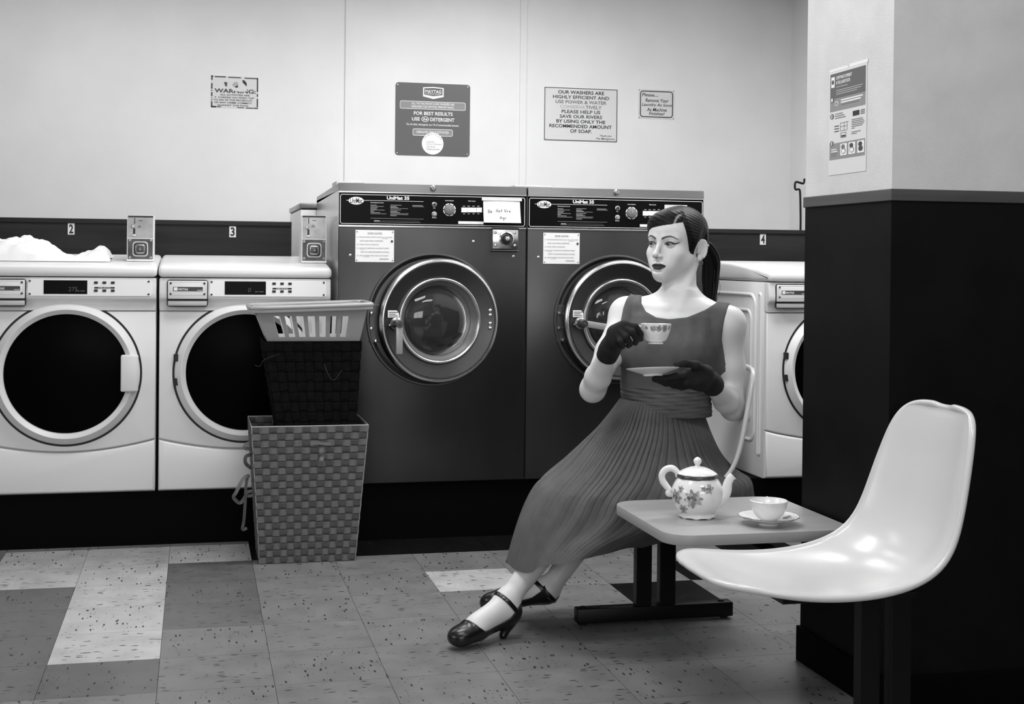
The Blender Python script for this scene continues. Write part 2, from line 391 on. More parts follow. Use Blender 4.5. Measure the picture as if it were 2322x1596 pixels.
# ------------------------------------------------------------------ signs on the back wall
YS = YB
def sign_rect(x0, y0, x1, y1):
    a = onY(x0, y0, YS); b = onY(x1, y1, YS); return a.x, b.z, b.x, a.z
def screws(t, pts, y, r=.004, mat='bolt'):
    for x, z in pts: MB().lathe([(0, -.003), (r*.7, -.0026), (r, -.001), (r, .001)], (x, y, z), n=10).build('screw', mat, t, 40)
class Sheet:
    def __init__(s, t, rect, y): s.t = t; s.r = rect; s.y = y
    def xy(s, u, v): x0, z0, x1, z1 = s.r; return x0+u*(x1-x0), z1-v*(z1-z0)
    def text(s, body, u0, v0, u1, v1, mat='print_black', bold=.012, shear=0., d=.0008):
        a = s.xy(u0, v0); b = s.xy(u1, v1); return lettering(s.t, body, a[0], b[1], b[0], a[1], mat, bold, shear, O=(0, s.y-d, 0))
    def bar(s, u0, v0, u1, v1, mat, name='printed_block', d=.0004, r=None):
        a = s.xy(u0, v0); b = s.xy(u1, v1)
        if r: return MB().prism(rrect(a[0], b[1], b[0], a[1], r), s.y-d, s.y).build(name, mat, s.t)
        return MB().box(a[0], b[0], s.y-d, s.y, b[1], a[1]).build(name, mat, s.t)
    def outline(s, u0, v0, u1, v1, r, w, mat, name='outline', d=.0005):
        a = s.xy(u0, v0); b = s.xy(u1, v1); mb = MB(); frame(mb, a[0], b[1], b[0], a[1], r, w, s.y-d, s.y); return mb.build(name, mat, s.t)
    def poly(s, pts, mat, name='printed_shape', d=.0006):
        return MB().prism([s.xy(*p) for p in pts], s.y-d, s.y).build(name, mat, s.t)
    def disc(s, u, v, r, mat, name='printed_disc', d=.0006, ry=None, n=32):
        x, z = s.xy(u, v); ry = ry or r
        return MB().prism([(x+r*math.cos(2*math.pi*k/n), z+ry*math.sin(2*math.pi*k/n)) for k in range(n)], s.y-d, s.y).build(name, mat, s.t)
# worn warning sign
rc = sign_rect(479, 171, 585, 247); t = thing('warning_sign', (rc[0], YS, rc[1]), 'small worn white warning sign with broken dark border on the wall', 'sign')
MB().box(rc[0], rc[2], YS-.002, YS+.001, rc[1], rc[3]).build('backing', 'sign_white', t)
sh = Sheet(t, rc, YS-.002)
for seg in ((0, .0, .045, .04), (.075, .012, .31, .05), (.36, .02, .63, .055), (.71, .03, 1., .065), (0, 0, .03, .14), (0, .24, .03, .42), (0, .45, .03, .48), (0, .52, .03, .65), (0, .69, .03, .71), (0, .75, .03, .78), (0, .81, .03, .98), (.97, .04, 1, .47), (.97, .53, 1, .62), (.97, .68, 1, .95), (0, .95, .11, 1.), (.12, .955, .21, .985), (.56, .965, .7, .99), (.74, .97, .9, 1.), (.91, .965, 1., 1.)):
    sh.bar(*seg, 'print_dark', 'border_dash')
sh.text('WARNING:', .07, .40, .95, .53, 'print_dark', .03)
sh.poly([(.42, .42), (.55, .38), (.70, .38), (.76, .42), (.78, .46), (.70, .475), (.6, .485), (.5, .46)], 'sign_white', 'worn_patch', .0014)
for k, (tx, u0, u1) in enumerate((('ALL ACTIVITIES ARE', .19, .82), ("F  CORDED ON VIDEO TAP'", .08, .92), ('TO AID IN THE PROSECUTI', .05, .87), ('OF ANY CRIME COMMITT', .07, .87), ("'AGAINST THIS FACIL", .13, .80))):
    sh.text(tx, u0, .565+.082*k, u1, .565+.082*k+.052, 'print_dark', .022)
sh.poly([(.27, .19), (.345, .20), (.33, .30), (.36, .32), (.30, .325)], 'print_dark'); sh.poly([(.66, .11), (.70, .11), (.74, .17), (.755, .22), (.755, .31), (.72, .26), (.67, .19)], 'print_black')
sh.poly([(.44, .27), (.49, .18), (.55, .17), (.575, .23), (.57, .28), (.47, .32)], 'print_pale'); sh.poly([(.49, .325), (.57, .28), (.57, .345), (.53, .36)], 'print_black')
# grey detergent sign
rc = sign_rect(897, 186, 1064.5, 356); t = thing('detergent_sign', (rc[0], YS, rc[1]), 'dark grey square metal sign about detergent with white lettering', 'sign')
MB().prism(rrect(*rc, .018), YS-.003, YS+.001).build('plate', 'sign_grey', t)
sh = Sheet(t, rc, YS-.003)
def badge(sh, u0, v0, u1, v1, fg, bg):
    du, dv = u1-u0, v1-v0
    sh.poly([(u0, v0+.05*dv), (u0+.5*du, v0-.02*dv), (u1, v0+.05*dv), (u1, v0+.8*dv), (u0+.5*du, v1), (u0, v0+.8*dv)], fg, 'badge', .0004)
    sh.poly([(u0+.06*du, v0+.13*dv), (u0+.5*du, v0+.07*dv), (u1-.06*du, v0+.13*dv), (u1-.06*du, v0+.66*dv), (u0+.5*du, v0+.76*dv), (u0+.06*du, v0+.66*dv)], bg, 'badge_field', .0007)
    sh.text('MAYTAG', u0+.11*du, v0+.24*dv, u1-.11*du, v0+.52*dv, fg, .02, d=.0011)
    sh.text('COMMERCIAL LAUNDRY', u0+.12*du, v0+.545*dv, u1-.12*du, v0+.63*dv, fg, .01, d=.0011)
badge(sh, .365, .05, .642, .215, 'print_white', 'sign_grey')
sh.outline(.06, .25, .94, .36, .009, .0028, 'print_white'); sh.bar(.07, .258, .93, .352, 'sign_grey2', d=.0003, r=.007)
sh.text('ALL MAYTAG FRONT-LOAD WASHERS ARE', .215, .268, .785, .297, 'print_white', .01); sh.text('DESIGNED FOR OPTIMAL PERFORMANCE.', .215, .31, .785, .339, 'print_white', .01)
sh.text('FOR BEST RESULTS', .245, .392, .765, .44, 'print_white', .022); sh.text('USE', .22, .472, .325, .52, 'print_white', .022); sh.text('DETERGENT', .465, .472, .79, .522, 'print_white', .022)
sh.disc(.397, .496, .021, 'print_white', ry=.0145); sh.disc(.397, .496, .0175, 'sign_grey', d=.0008, ry=.0115); sh.text('he', .366, .477, .428, .512, 'print_white', .02, .3, d=.0012)
sh.text('For all other detergents use 1/4 of recommended amount.', .15, .556, .85, .594, 'print_white', .012)
sh.outline(.232, .628, .768, .725, .009, .0028, 'print_white'); sh.bar(.242, .636, .758, .717, 'sign_grey2', d=.0003, r=.007)
sh.text('DISPLAYED TIME IS ESTIMATED', .285, .657, .715, .69, 'print_white', .012)
sh.disc(.5, .83, .061, 'print_white', d=.0009)
for k, s_ in enumerate(('- Load size', '- Amount of detergent', '- Soil level', '- Unbalanced loads')): sh.text(s_, .405, .795+.034*k, .405+.0104*len(s_), .815+.034*k, 'print_grey', 0, d=.0014)
for k, s_ in enumerate('CYCLE TIME MAY VARY DUE TO:'):
    if s_ != ' ':
        a = R(152-124*k/26); x, z = sh.xy(.5, .83); c_ = Vector((x+.052*math.cos(a), 0, z+.052*math.sin(a))); u_ = Vector((math.sin(a), 0, -math.cos(a))); v_ = Vector((math.cos(a), 0, math.sin(a)))
        lettering(t, s_, -.0016, -.002, .0016, .003, 'print_grey', 0, O=c_+Vector((0, YS-.0044, 0)), U=u_, V=v_)
screws(t, [(rc[0]+.012, rc[1]+.012), (rc[2]-.014, rc[1]+.014), (rc[0]+.012, rc[3]-.014), (rc[2]-.014, rc[3]-.012)], YS-.003)
# soap sign
rc = sign_rect(1234.5, 197, 1398.5, 322.5); t = thing('soap_sign', (rc[0], YS, rc[1]), 'white rectangular sign with thin dark border asking for less soap', 'sign')
MB().box(rc[0], rc[2], YS-.003, YS+.001, rc[1], rc[3]).build('plate', 'sign_white', t); sh = Sheet(t, rc, YS-.003)
sh.outline(0, 0, 1, 1, .001, .0042, 'print_dark')
for k, (s_, u0, u1, m_) in enumerate((('OUR WASHERS ARE', .185, .815, 'print_black'), ('HIGHLY EFFICIENT AND', .115, .885, 'print_dark'), ('USE POWER & WATER', .15, .85, 'print_grey'), ('CONSERVATIVELY', .215, .785, 'print_pale'), ('PLEASE HELP US', .235, .765, 'print_dark'), ('SAVE OUR RIVERS', .21, .79, 'print_dark'), ('BY USING ONLY THE', .165, .835, 'print_black'), ('RECOMMENDED AMOUNT', .07, .925, 'print_black'), ('OF SOAP.', .355, .65, 'print_black'))):
    if k == 3:
        sh.text('CONSERVA', .215, .05+.0915*k, .555, .115+.0915*k, m_, .018); sh.text('TIVELY', .562, .05+.0915*k, .785, .115+.0915*k, 'print_grey', .018)
    else: sh.text(s_, u0, .05+.0915*k, u1, .115+.0915*k, m_, .022)
sh.text('Thank you', .76, .868, .925, .915, 'print_dark', .01, .25); sh.text('The Managment', .71, .925, .97, .972, 'print_dark', .01, .25)
screws(t, [(rc[0]+.01, rc[1]+.01), (rc[2]-.01, rc[1]+.01), (rc[0]+.01, rc[3]-.01), (rc[2]-.01, rc[3]-.01)], YS-.003, .003)
# please sign
rc = sign_rect(1448, 202, 1528, 271); t = thing('remove_laundry_sign', (rc[0], YS, rc[1]), 'small white sign with thick rounded black border, beside the soap sign', 'sign')
MB().box(rc[0], rc[2], YS-.003, YS+.001, rc[1], rc[3]).build('plate', 'sign_white', t); sh = Sheet(t, rc, YS-.003)
sh.outline(.04, .045, .965, .955, .018, .0055, 'print_black')
for k, (s_, u0, u1) in enumerate((('Please....', .09, .55), ('Remove Your', .19, .84), ('Laundry As Soon', .09, .93), ('As Machine', .23, .79), ('Finishes!', .29, .73))): sh.text(s_, u0, (.13, .31, .47, .63, .77)[k], u1, (.24, .43, .60, .745, .875)[k], 'print_black', .012, .22)
screws(t, [(rc[0]+.004, rc[1]+.004), (rc[2]-.004, rc[1]+.004), (rc[0]+.004, rc[3]-.004), (rc[2]-.004, rc[3]-.004)], YS-.003, .003, 'print_grey')
# poster on the pillar side (faces -X): u runs toward the camera
pa = onX(1882, 165, PX); pb = onX(1967.5, 135, PX); pc = onX(1966, 385, PX); pd = onX(1881, 400, PX)
t = thing('laundry_poster', (PX, (pa.y+pb.y)/2, pd.z), 'tall laundry instruction poster taped to the white pillar', 'poster')
class SideSheet(Sheet):
    """same layout helpers for a sheet on the pillar's left face; u: far edge -> near edge"""
    def P(s, u, v, d): y = pa.y+u*(pb.y-pa.y); z = s.z1+v*(s.z0-s.z1); return Vector((PX-d, y, z))
    def __init__(s): s.t = t; s.z1 = (pa.z+pb.z)/2; s.z0 = (pc.z+pd.z)/2
    def text(s, body, u0, v0, u1, v1, mat='print_black', bold=.012, shear=0., d=.0022):
        o = s.P(0, 1, d); return lettering(s.t, body, u0*(pa.y-pb.y), (1-v1)*(s.z1-s.z0), u1*(pa.y-pb.y), (1-v0)*(s.z1-s.z0), mat, bold, shear, O=o, U=(0, -1, 0))
    def poly(s, pts, mat, name='printed_shape', d=.0018):
        return MB().prism([(s.P(u, v, 0).y, s.P(u, v, 0).z) for u, v in pts], PX-d, PX-d+.0004, 'X').build(name, mat, s.t)
    def bar(s, u0, v0, u1, v1, mat, name='printed_block', d=.0016): return s.poly([(u0, v0), (u1, v0), (u1, v1), (u0, v1)], mat, name, d)
    def oval(s, u, v, ru, rv, mat, d=.0019, n=24): return s.poly([(u+ru*math.cos(2*math.pi*k/n), v+rv*math.sin(2*math.pi*k/n)) for k in range(n)], mat, 'printed_disc', d)
sp = SideSheet()
sp.bar(0, 0, 1, 1, 'sign_white', 'paper', .0012)
for uu in ((.0, -.012, .5, .012), (.55, -.018, 1.02, .012)): sp.bar(*uu, 'paper', 'tape', .0016)
sp.bar(.03, .035, .97, .275, 'sign_grey', d=.0016); sp.bar(.03, .275, .97, .395, 'sign_grey2', d=.0016); sp.bar(.03, .70, .97, .855, 'sign_grey2', d=.0016)
sp.text("SOMETHING'S DIFFERENT", .20, .065, .62, .098, 'print_white', .02); sp.text('IN THE LAUNDRY ROOM.', .20, .112, .58, .145, 'print_white', .02)
sp.bar(.06, .065, .15, .165, 'print_white', 'printed_washer', .0019); sp.oval(.105, .115, .03, .022, 'print_dark', .0023)
badge(sp, .70, .05, .92, .14, 'print_white', 'sign_grey')
for k in range(4): sp.bar(.2, .165+.018*k+(.015 if k else 0), (.5, .9, .86, .75)[k], .172+.018*k+(.015 if k else 0), 'print_pale', 'print_line', .0019)
for k, (n_, v) in enumerate((('1', .283), ('2', .44), ('3', .70))): sp.oval(.09, v, .05, .026, 'sign_grey', .0020); sp.text(n_, .07, v-.016, .11, v+.016, 'print_white', .03, d=.0026)
for k in range(3): sp.bar(.33, .295+.022*k, (.9, .85, .8)[k], .307+.022*k, 'print_white' if k < 2 else 'print_grey', 'print_line', .0019)
sp.oval(.21, .325, .045, .022, 'print_white', .0019); sp.oval(.21, .325, .035, .016, 'sign_grey2', .0022)
sp.bar(.65, .43, .82, .475, 'print_black', 'printed_display', .0019)
for a_ in range(3):
    for b_ in range(3): sp.bar(.86+.035*a_, .432+.016*b_, .882+.035*a_, .441+.016*b_, 'print_dark', 'printed_key', .0019)
for k in range(3): sp.bar(.17, .42+.02*k, .38+.08*k*.5, .427+.02*k, 'print_grey', 'print_line', .0019)
for k in range(6): sp.bar(.62, .505+.016*k, (.9, .93, .95, .94, .9, .7)[k], .511+.016*k, 'print_grey', 'print_line', .0019)
for k in range(2): sp.bar(.62, .62+.016*k, .86-.1*k, .626+.016*k, 'print_grey', 'print_line', .0019)
for k in range(3): sp.bar(.16, .535+.025*k, .28, .543+.025*k, 'print_dark', 'print_line', .0019)
for (a_, b_, c_, d_) in ((.32, .515, .54, .518), (.32, .59, .5, .593), (.32, .515, .327, .593), (.42, .515, .427, .593), (.5, .515, .507, .59), (.32, .55, .5, .553), (.33, .61, .48, .613), (.33, .655, .48, .658), (.33, .61, .337, .658), (.473, .61, .48, .658)): sp.bar(a_, b_, c_, d_, 'print_grey', 'diagram_line', .0019)
sp.bar(.35, .635, .46, .65, 'print_black', 'printed_panel', .0019)
for k, u in enumerate((.33, .55, .78)):
    sp.bar(u, .715, u+.17, .825, 'print_white', 'printed_picture', .0019); sp.oval(u+.085, .785, .06, .028, 'print_grey', .0022); sp.oval(u+.085, .787, .045, .02, 'print_white' if k < 2 else 'print_dark', .0025); sp.oval(u+.075, .745, .05, .022, 'print_dark' if k else 'print_grey', .0024)
for k in range(4): sp.bar(.08, .755+.02*k, (.22, .25, .24, .22)[k], .763+.02*k, 'print_white' if k < 2 else 'print_grey', 'print_line', .0019)
# ================================================================== white front-load washers
def xrect(x0, x1, z0, z1, y, t, mat, name, d=.0015, r=None):
    if r: return MB().prism(rrect(x0, z0, x1, z1, r), y-d, y+.001).build(name, mat, t)
    return MB().box(x0, x1, y-d, y+.001, z0, z1).build(name, mat, t)
def white_washer(X0, Y0, label, digits, door_dx=.338, hinge='R', handle=False, side=False, depth=.70, zoff=0., lit='0'):
    Wd = .676; t = thing('white_washer', (X0+Wd/2, Y0+.3, ZW-.004), label, 'washing machine', 'white front-load washers'); zo = zoff
    X1 = X0+Wd; zb = ZW-.004; cx = X0+door_dx; cz = .682
    b = MB().box(X0+.002, X1-.002, Y0+.02, Y0+depth, zb, 1.058, .004).build('body', 'enamel', t, 40)
    # bowed seam between upper front and lower panel
    arc = [(X0+.003+(Wd-.006)*k/24, .421-.046*math.sin(math.pi*k/24)**.9) for k in range(25)]
    up = [(X1-.003, .925), (X0+.003, .925)]+[(x, z+.003) for x, z in arc]
    MB().prism(up, Y0, Y0+.03, 'Y', .006, 3).build('front_panel', 'enamel', t, 50)
    lo = [(X1-.003, zb+.006), (X1-.003, arc[-1][1]-.003)]+[(x, z-.003) for x, z in arc[::-1]][1:]+[(X0+.003, zb+.006)]
    MB().prism(lo, Y0-.004, Y0+.03, 'Y', .010, 3).build('kick_panel', 'enamel', t, 50)
    # control head: rolled lower edge
    prof = [(Y0+.03, .929), (Y0-.002, .929), (Y0-.004, .945), (Y0-.006, .958), (Y0-.012, .966), (Y0-.022, .972), (Y0-.026, .980), (Y0-.027, 1.0), (Y0-.022, 1.057), (Y0+.03, 1.057)]
    hd = MB().prism(prof, X0+.002, X1-.002, 'X', .006, 3).build('control_head', 'enamel', t, 50)
    # lid
    prof = [(Y0+depth, 1.061), (Y0-.026, 1.061), (Y0-.032, 1.066), (Y0-.032, 1.090), (Y0-.026, 1.099), (Y0-.012, 1.104), (Y0+.05, 1.110), (Y0+.09, 1.117), (Y0+.16, 1.121), (Y0+.40, 1.141), (Y0+.62, 1.149), (Y0+.68, 1.144), (Y0+depth, 1.125)]
    MB().prism(prof, X0-.001, X1+.001, 'X', .016, 4).build('lid', 'enamel', t, 50)
    # drawer
    dx0, dx1 = X0+.031, X0+.190
    dr = MB().prism(rrect(dx0, .944, dx1, 1.051, .012), Y0-.0285, Y0-.02).build('dispenser_drawer', 'rubber', t)
    MB().box(dx0+.004, dx1-.004, Y0-.036, Y0-.022, .975, 1.047, .004).build('drawer_front', 'enamel', dr, 40)
    MB().box(dx0+.004, dx1-.004, Y0-.0300, Y0-.022, .948, .968, .003).build('drawer_lip', 'enamel_grey', dr, 40)
    yd = Y0-.036
    mb = MB(); frame(mb, dx0+.010, .990, dx1-.010, 1.043, .003, .001, yd-.0006, yd); mb.build('plate_outline', 'enamel_grey', dr)
    xrect(dx0+.024, dx0+.138, 1.006, 1.023, yd, dr, 'print_dark', 'name_strip', .0008)
    xrect(dx0+.027, dx0+.041, 1.008, 1.021, yd-.0008, dr, 'print_white', 'name_logo', .0004)
    lettering(dr, 'MAYTAG', dx0+.044, 1.009, dx0+.081, 1.018, 'print_white', .02, O=(0, yd-.0014, 0))
    lettering(dr, 'WASHER', dx0+.116, 1.0075, dx0+.136, 1.0115, 'print_white', .01, O=(0, yd-.0014, 0))
    screws(dr, [(dx0+.015, 1.037), (dx1-.015, 1.037), (dx0+.015, .995), (dx1-.015, .995)], yd, .0042, 'print_dark')
    # control plate
    px0, px1 = X0+.196, X0+.655; yc = Y0-.026
    cp = MB().prism(rrect(px0, .986, px1, 1.050, .006), yc-.003, yc+.006).build('control_plate', 'panel_white', t)
    yc -= .003
    xrect(X0+.254, X0+.415, .993, 1.046, yc, cp, 'display', 'display', .001)
    lettering(cp, digits, X0+.345, 1.004, X0+.345+.011*len(digits), 1.020, 'segment', -.01, .1, O=(0, yc-.0015, 0), name='display_digits')
    xrect(X0+.372, X0+.386, 1.0035, 1.0065, yc-.001, cp, 'segment', 'display_word', .0004); xrect(X0+.389, X0+.406, 1.0035, 1.0065, yc-.001, cp, 'segment', 'display_word', .0004)
    for r_ in range(2):
        for c_ in range(3):
            x = X0+.440+.0315*c_; z = 1.033-.031*r_
            MB().box(x, x+.014, yc-.0025, yc+.001, z, z+.0095, .001).build('button', 'print_black', cp)
    xrect(X0+.441, X0+.517, 1.0145, 1.021, yc, cp, 'print_black', 'legend_bar', .0006)
    lettering(cp, 'FABRIC SETTINGS', X0+.456, 1.0155, X0+.502, 1.020, 'print_white', .0, .2, O=(0, yc-.0008, 0))
    screws(cp, [(px0+.007, 1.043), (px1-.010, 1.043), (px0+.007, .993), (px1-.010, .993)], yc, .0042, 'print_dark')
    # porthole door
    c = (cx, Y0, cz); dr = MB().lathe([(.2840, .004), (.2840, -.0012), (.270, -.0012), (.270, .004)], c, n=96).build('door_gasket', 'rubber', t, 40)
    d = MB().lathe([(.2755, .004), (.2755, -.004), (.2700, -.012), (.2515, -.030), (.2495, -.030), (.2330, -.018), (.2310, .004)], c, n=96).build('door', 'enamel_trim', t, 25)
    MB().lathe([(.2325, -.004), (.15, -.016), (.08, -.021), (.02, -.022), (0, -.022)], c, n=64).build('door_glass', 'black_glass', d, 60)
    if handle:
        hx0, hx1 = cx+.204, cx+.270
        MB().box(hx0, hx1, Y0-.046, Y0-.008, cz-.070, cz+.074, .007, 3).build('door_handle', 'enamel_trim', d, 40)
    else:
        for z in (cz-.035, cz+.060): MB().box(cx-.279, cx-.262, Y0-.016, Y0, z-.014, z+.014).build('hinge_slot', 'rubber', d)
    if side:   # embossed side panel
        for ring in (rrect(Y0+.115, .36, Y0+.60, 1.0, .05), rrect(Y0+.055, .31, Y0+.075, 1.005, .009), rrect(Y0+.16, .44, Y0+.55, .93, .04)):
            MB().tube([(X0+.004, p[0], p[1]) for p in ring], .0095, 8, closed=True).build('side_rib', 'enamel', t, 60)
    return t
w3 = white_washer(-.1415, YW, 'white front-load washer standing beside the dark steel washer, basket stack before its door', '0')
w2 = white_washer(-.8245, YW, 'white front-load washer with crumpled white sheet on its lid', '275', handle=True)
w4 = white_washer(2.383, 5.38, 'white front-load washer below the number four plate, half hidden by the pillar', '0', door_dx=.362, side=True, depth=.66)

# ------------------------------------------------------------------ coin boxes standing on the lids
def LZ(y): return float(np.interp(y-YW, [-.026, -.012, .05, .09, .16, .40, .62], [1.099, 1.104, 1.110, 1.117, 1.121, 1.141, 1.149]))
def coin_box(px0, px1, label):
    Y = 5.65; a = onY(px0, 488, Y); b = onY(px1, 597, Y); x0, x1 = a.x, b.x; z0, z1 = LZ(Y)+.001, a.z; zm = z0+(z1-z0)*.51
    t = thing('coin_box', ((x0+x1)/2, Y+.06, z0), label, 'coin box', 'coin boxes on the washers')
    w = x1-x0
    MB().prism([(Y-.004, LZ(Y)+.0005), (Y-.004, zm), (Y+.012, z1), (Y+.13, z1), (Y+.13, LZ(Y+.13)+.0005), (Y+.01, LZ(Y+.01)+.0005)], x0+.002, x1-.002, 'X', .002).build('housing', 'meter_edge', t)
    # upper slanted face: inset plate
    nrm = Vector((0, -(z1-zm), -.016)).normalized(); up = Vector((0, .016, z1-zm)).normalized(); o = Vector((x0, Y-.004, zm))-Vector((0, .0005, 0)); h = (z1-zm)/up.z
    mtx = Matrix(((1, 0, 0, o.x), (0, -nrm.y, up.y, o.y), (0, -nrm.z, up.z, o.z), (0, 0, 0, 1)))
    fp = MB().box(.006, w-.006, -.0015, .002, .003, h-.006, mat=mtx).build('slot_plate', 'meter', t)
    MB().box(.006, w-.006, -.004, .002, h-.006, h-.001, mat=mtx).build('slot_plate_hood', 'rubber', t)
    MB().box(.030, .033, -.0022, .0, h-.034, h-.010, mat=mtx).build('coin_slot', 'rubber', fp)
    MB().box(.026, .034, -.0022, .0, .016, .040, mat=mtx).build('return_slot', 'rubber', fp)
    MB().box(.025, .036, -.006, .0, .008, .015, .002, mat=mtx).build('return_cup', 'meter_edge', fp)
    MB().lathe([(0, -.009), (.004, -.008), (.006, -.005), (.006, 0)], (.024, 0, .049), n=14, mat=mtx).build('reject_button', 'chrome', fp, 40)
    for k, (u0, u1, v) in enumerate(((.047, .062, h-.022), (.046, .055, h-.043), (.042, .058, h-.049))): MB().box(u0, u1, -.0018, 0, v, v+.003, mat=mtx).build('slot_marking', 'print_dark', fp)
    # lower dark lock face with raised square ring
    zc = z0+(zm-z0)*.53; xc = (x0+x1)/2
    lf = MB().box(x0+.006, x1-.007, Y-.007, Y, z0+.010, zm-.004, .001).build('lock_plate', 'meter_dark', t)
    for s_, m_, d_ in ((.030, 'meter_edge', .011), (.0268, 'meter_dark', .0115), (.018, 'chrome', .0155), (.0148, 'meter_dark', .016)):
        MB().prism(rrect(xc-s_, zc-s_, xc+s_, zc+s_, s_*.45), Y-d_, Y-.004, 'Y', .001).build('lock_ring', m_, lf, 40)
    MB().lathe([(0, -.018), (.003, -.020), (.005, -.020), (.0062, -.018), (.0062, -.01)], (xc, Y, zc), n=20).build('lock_barrel', 'steel', lf, 40)
    for sx in (-1, 1):
        for sz in (-1, 1): MB().lathe([(0, -.013), (.004, -.012), (.006, -.009), (.0062, -.006)], (xc+sx*.0405, Y, zc+sz*.035), n=14).build('rivet', 'meter', lf, 40)
    MB().box(x0+.002, x1-.002, Y-.011, Y, z0+.0005, z0+.008, .001).build('base_lip', 'plate', t)
coin_box(287, 350, 'grey coin box with lock on the washer lid beside the crumpled white sheet')
coin_box(683, 741, 'grey coin box with lock standing on the washer lid beside the tall steel washer')

# ------------------------------------------------------------------ crumpled white sheet on the left washer
def crumpled():
    Y0 = 5.72; xs = np.linspace(-.80, -.335, 60); ys = np.linspace(0, 1, 26)
    sil = np.array([(-.80, 1.20), (-.72, 1.205), (-.65, 1.208), (-.60, 1.195), (-.55, 1.168), (-.51, 1.146), (-.48, 1.141), (-.45, 1.150), (-.40, 1.168), (-.365, 1.174), (-.35, 1.168), (-.335, 1.132)])
    top = np.interp(xs, sil[:, 0], sil[:, 1]); P = []
    for j, v in enumerate(ys):
        row = []
        for i, x in enumerate(xs):
            prof = math.sin(math.pi*min(max(v, 0), 1))**.6; y = Y0-.13+.30*v
            base = 1.117+.0165*(y-5.6)/.1*.9 if y < 5.75 else 1.138
            base = np.interp(y, [5.5, 5.59, 5.66, 5.9, 6.12], [1.106, 1.118, 1.122, 1.142, 1.150])+.001
            n = .010*math.sin(31*x+7*v)*math.sin(9*v+13*x)+.006*math.sin(67*x-23*v)+.003*math.sin(120*x+60*v)
            z = base+max(0, (top[i]-base))*prof+max(0, n)*prof*min(1, (top[i]-base)*30)
            row.append((x+.004*math.sin(20*v), y, z))
        P.append(row)
    return MB().grid(P)
o = crumpled().build('crumpled_sheet', 'paper', None, 18); tag(o, 'crumpled white sheet lying on a white washer lid', 'sheet')

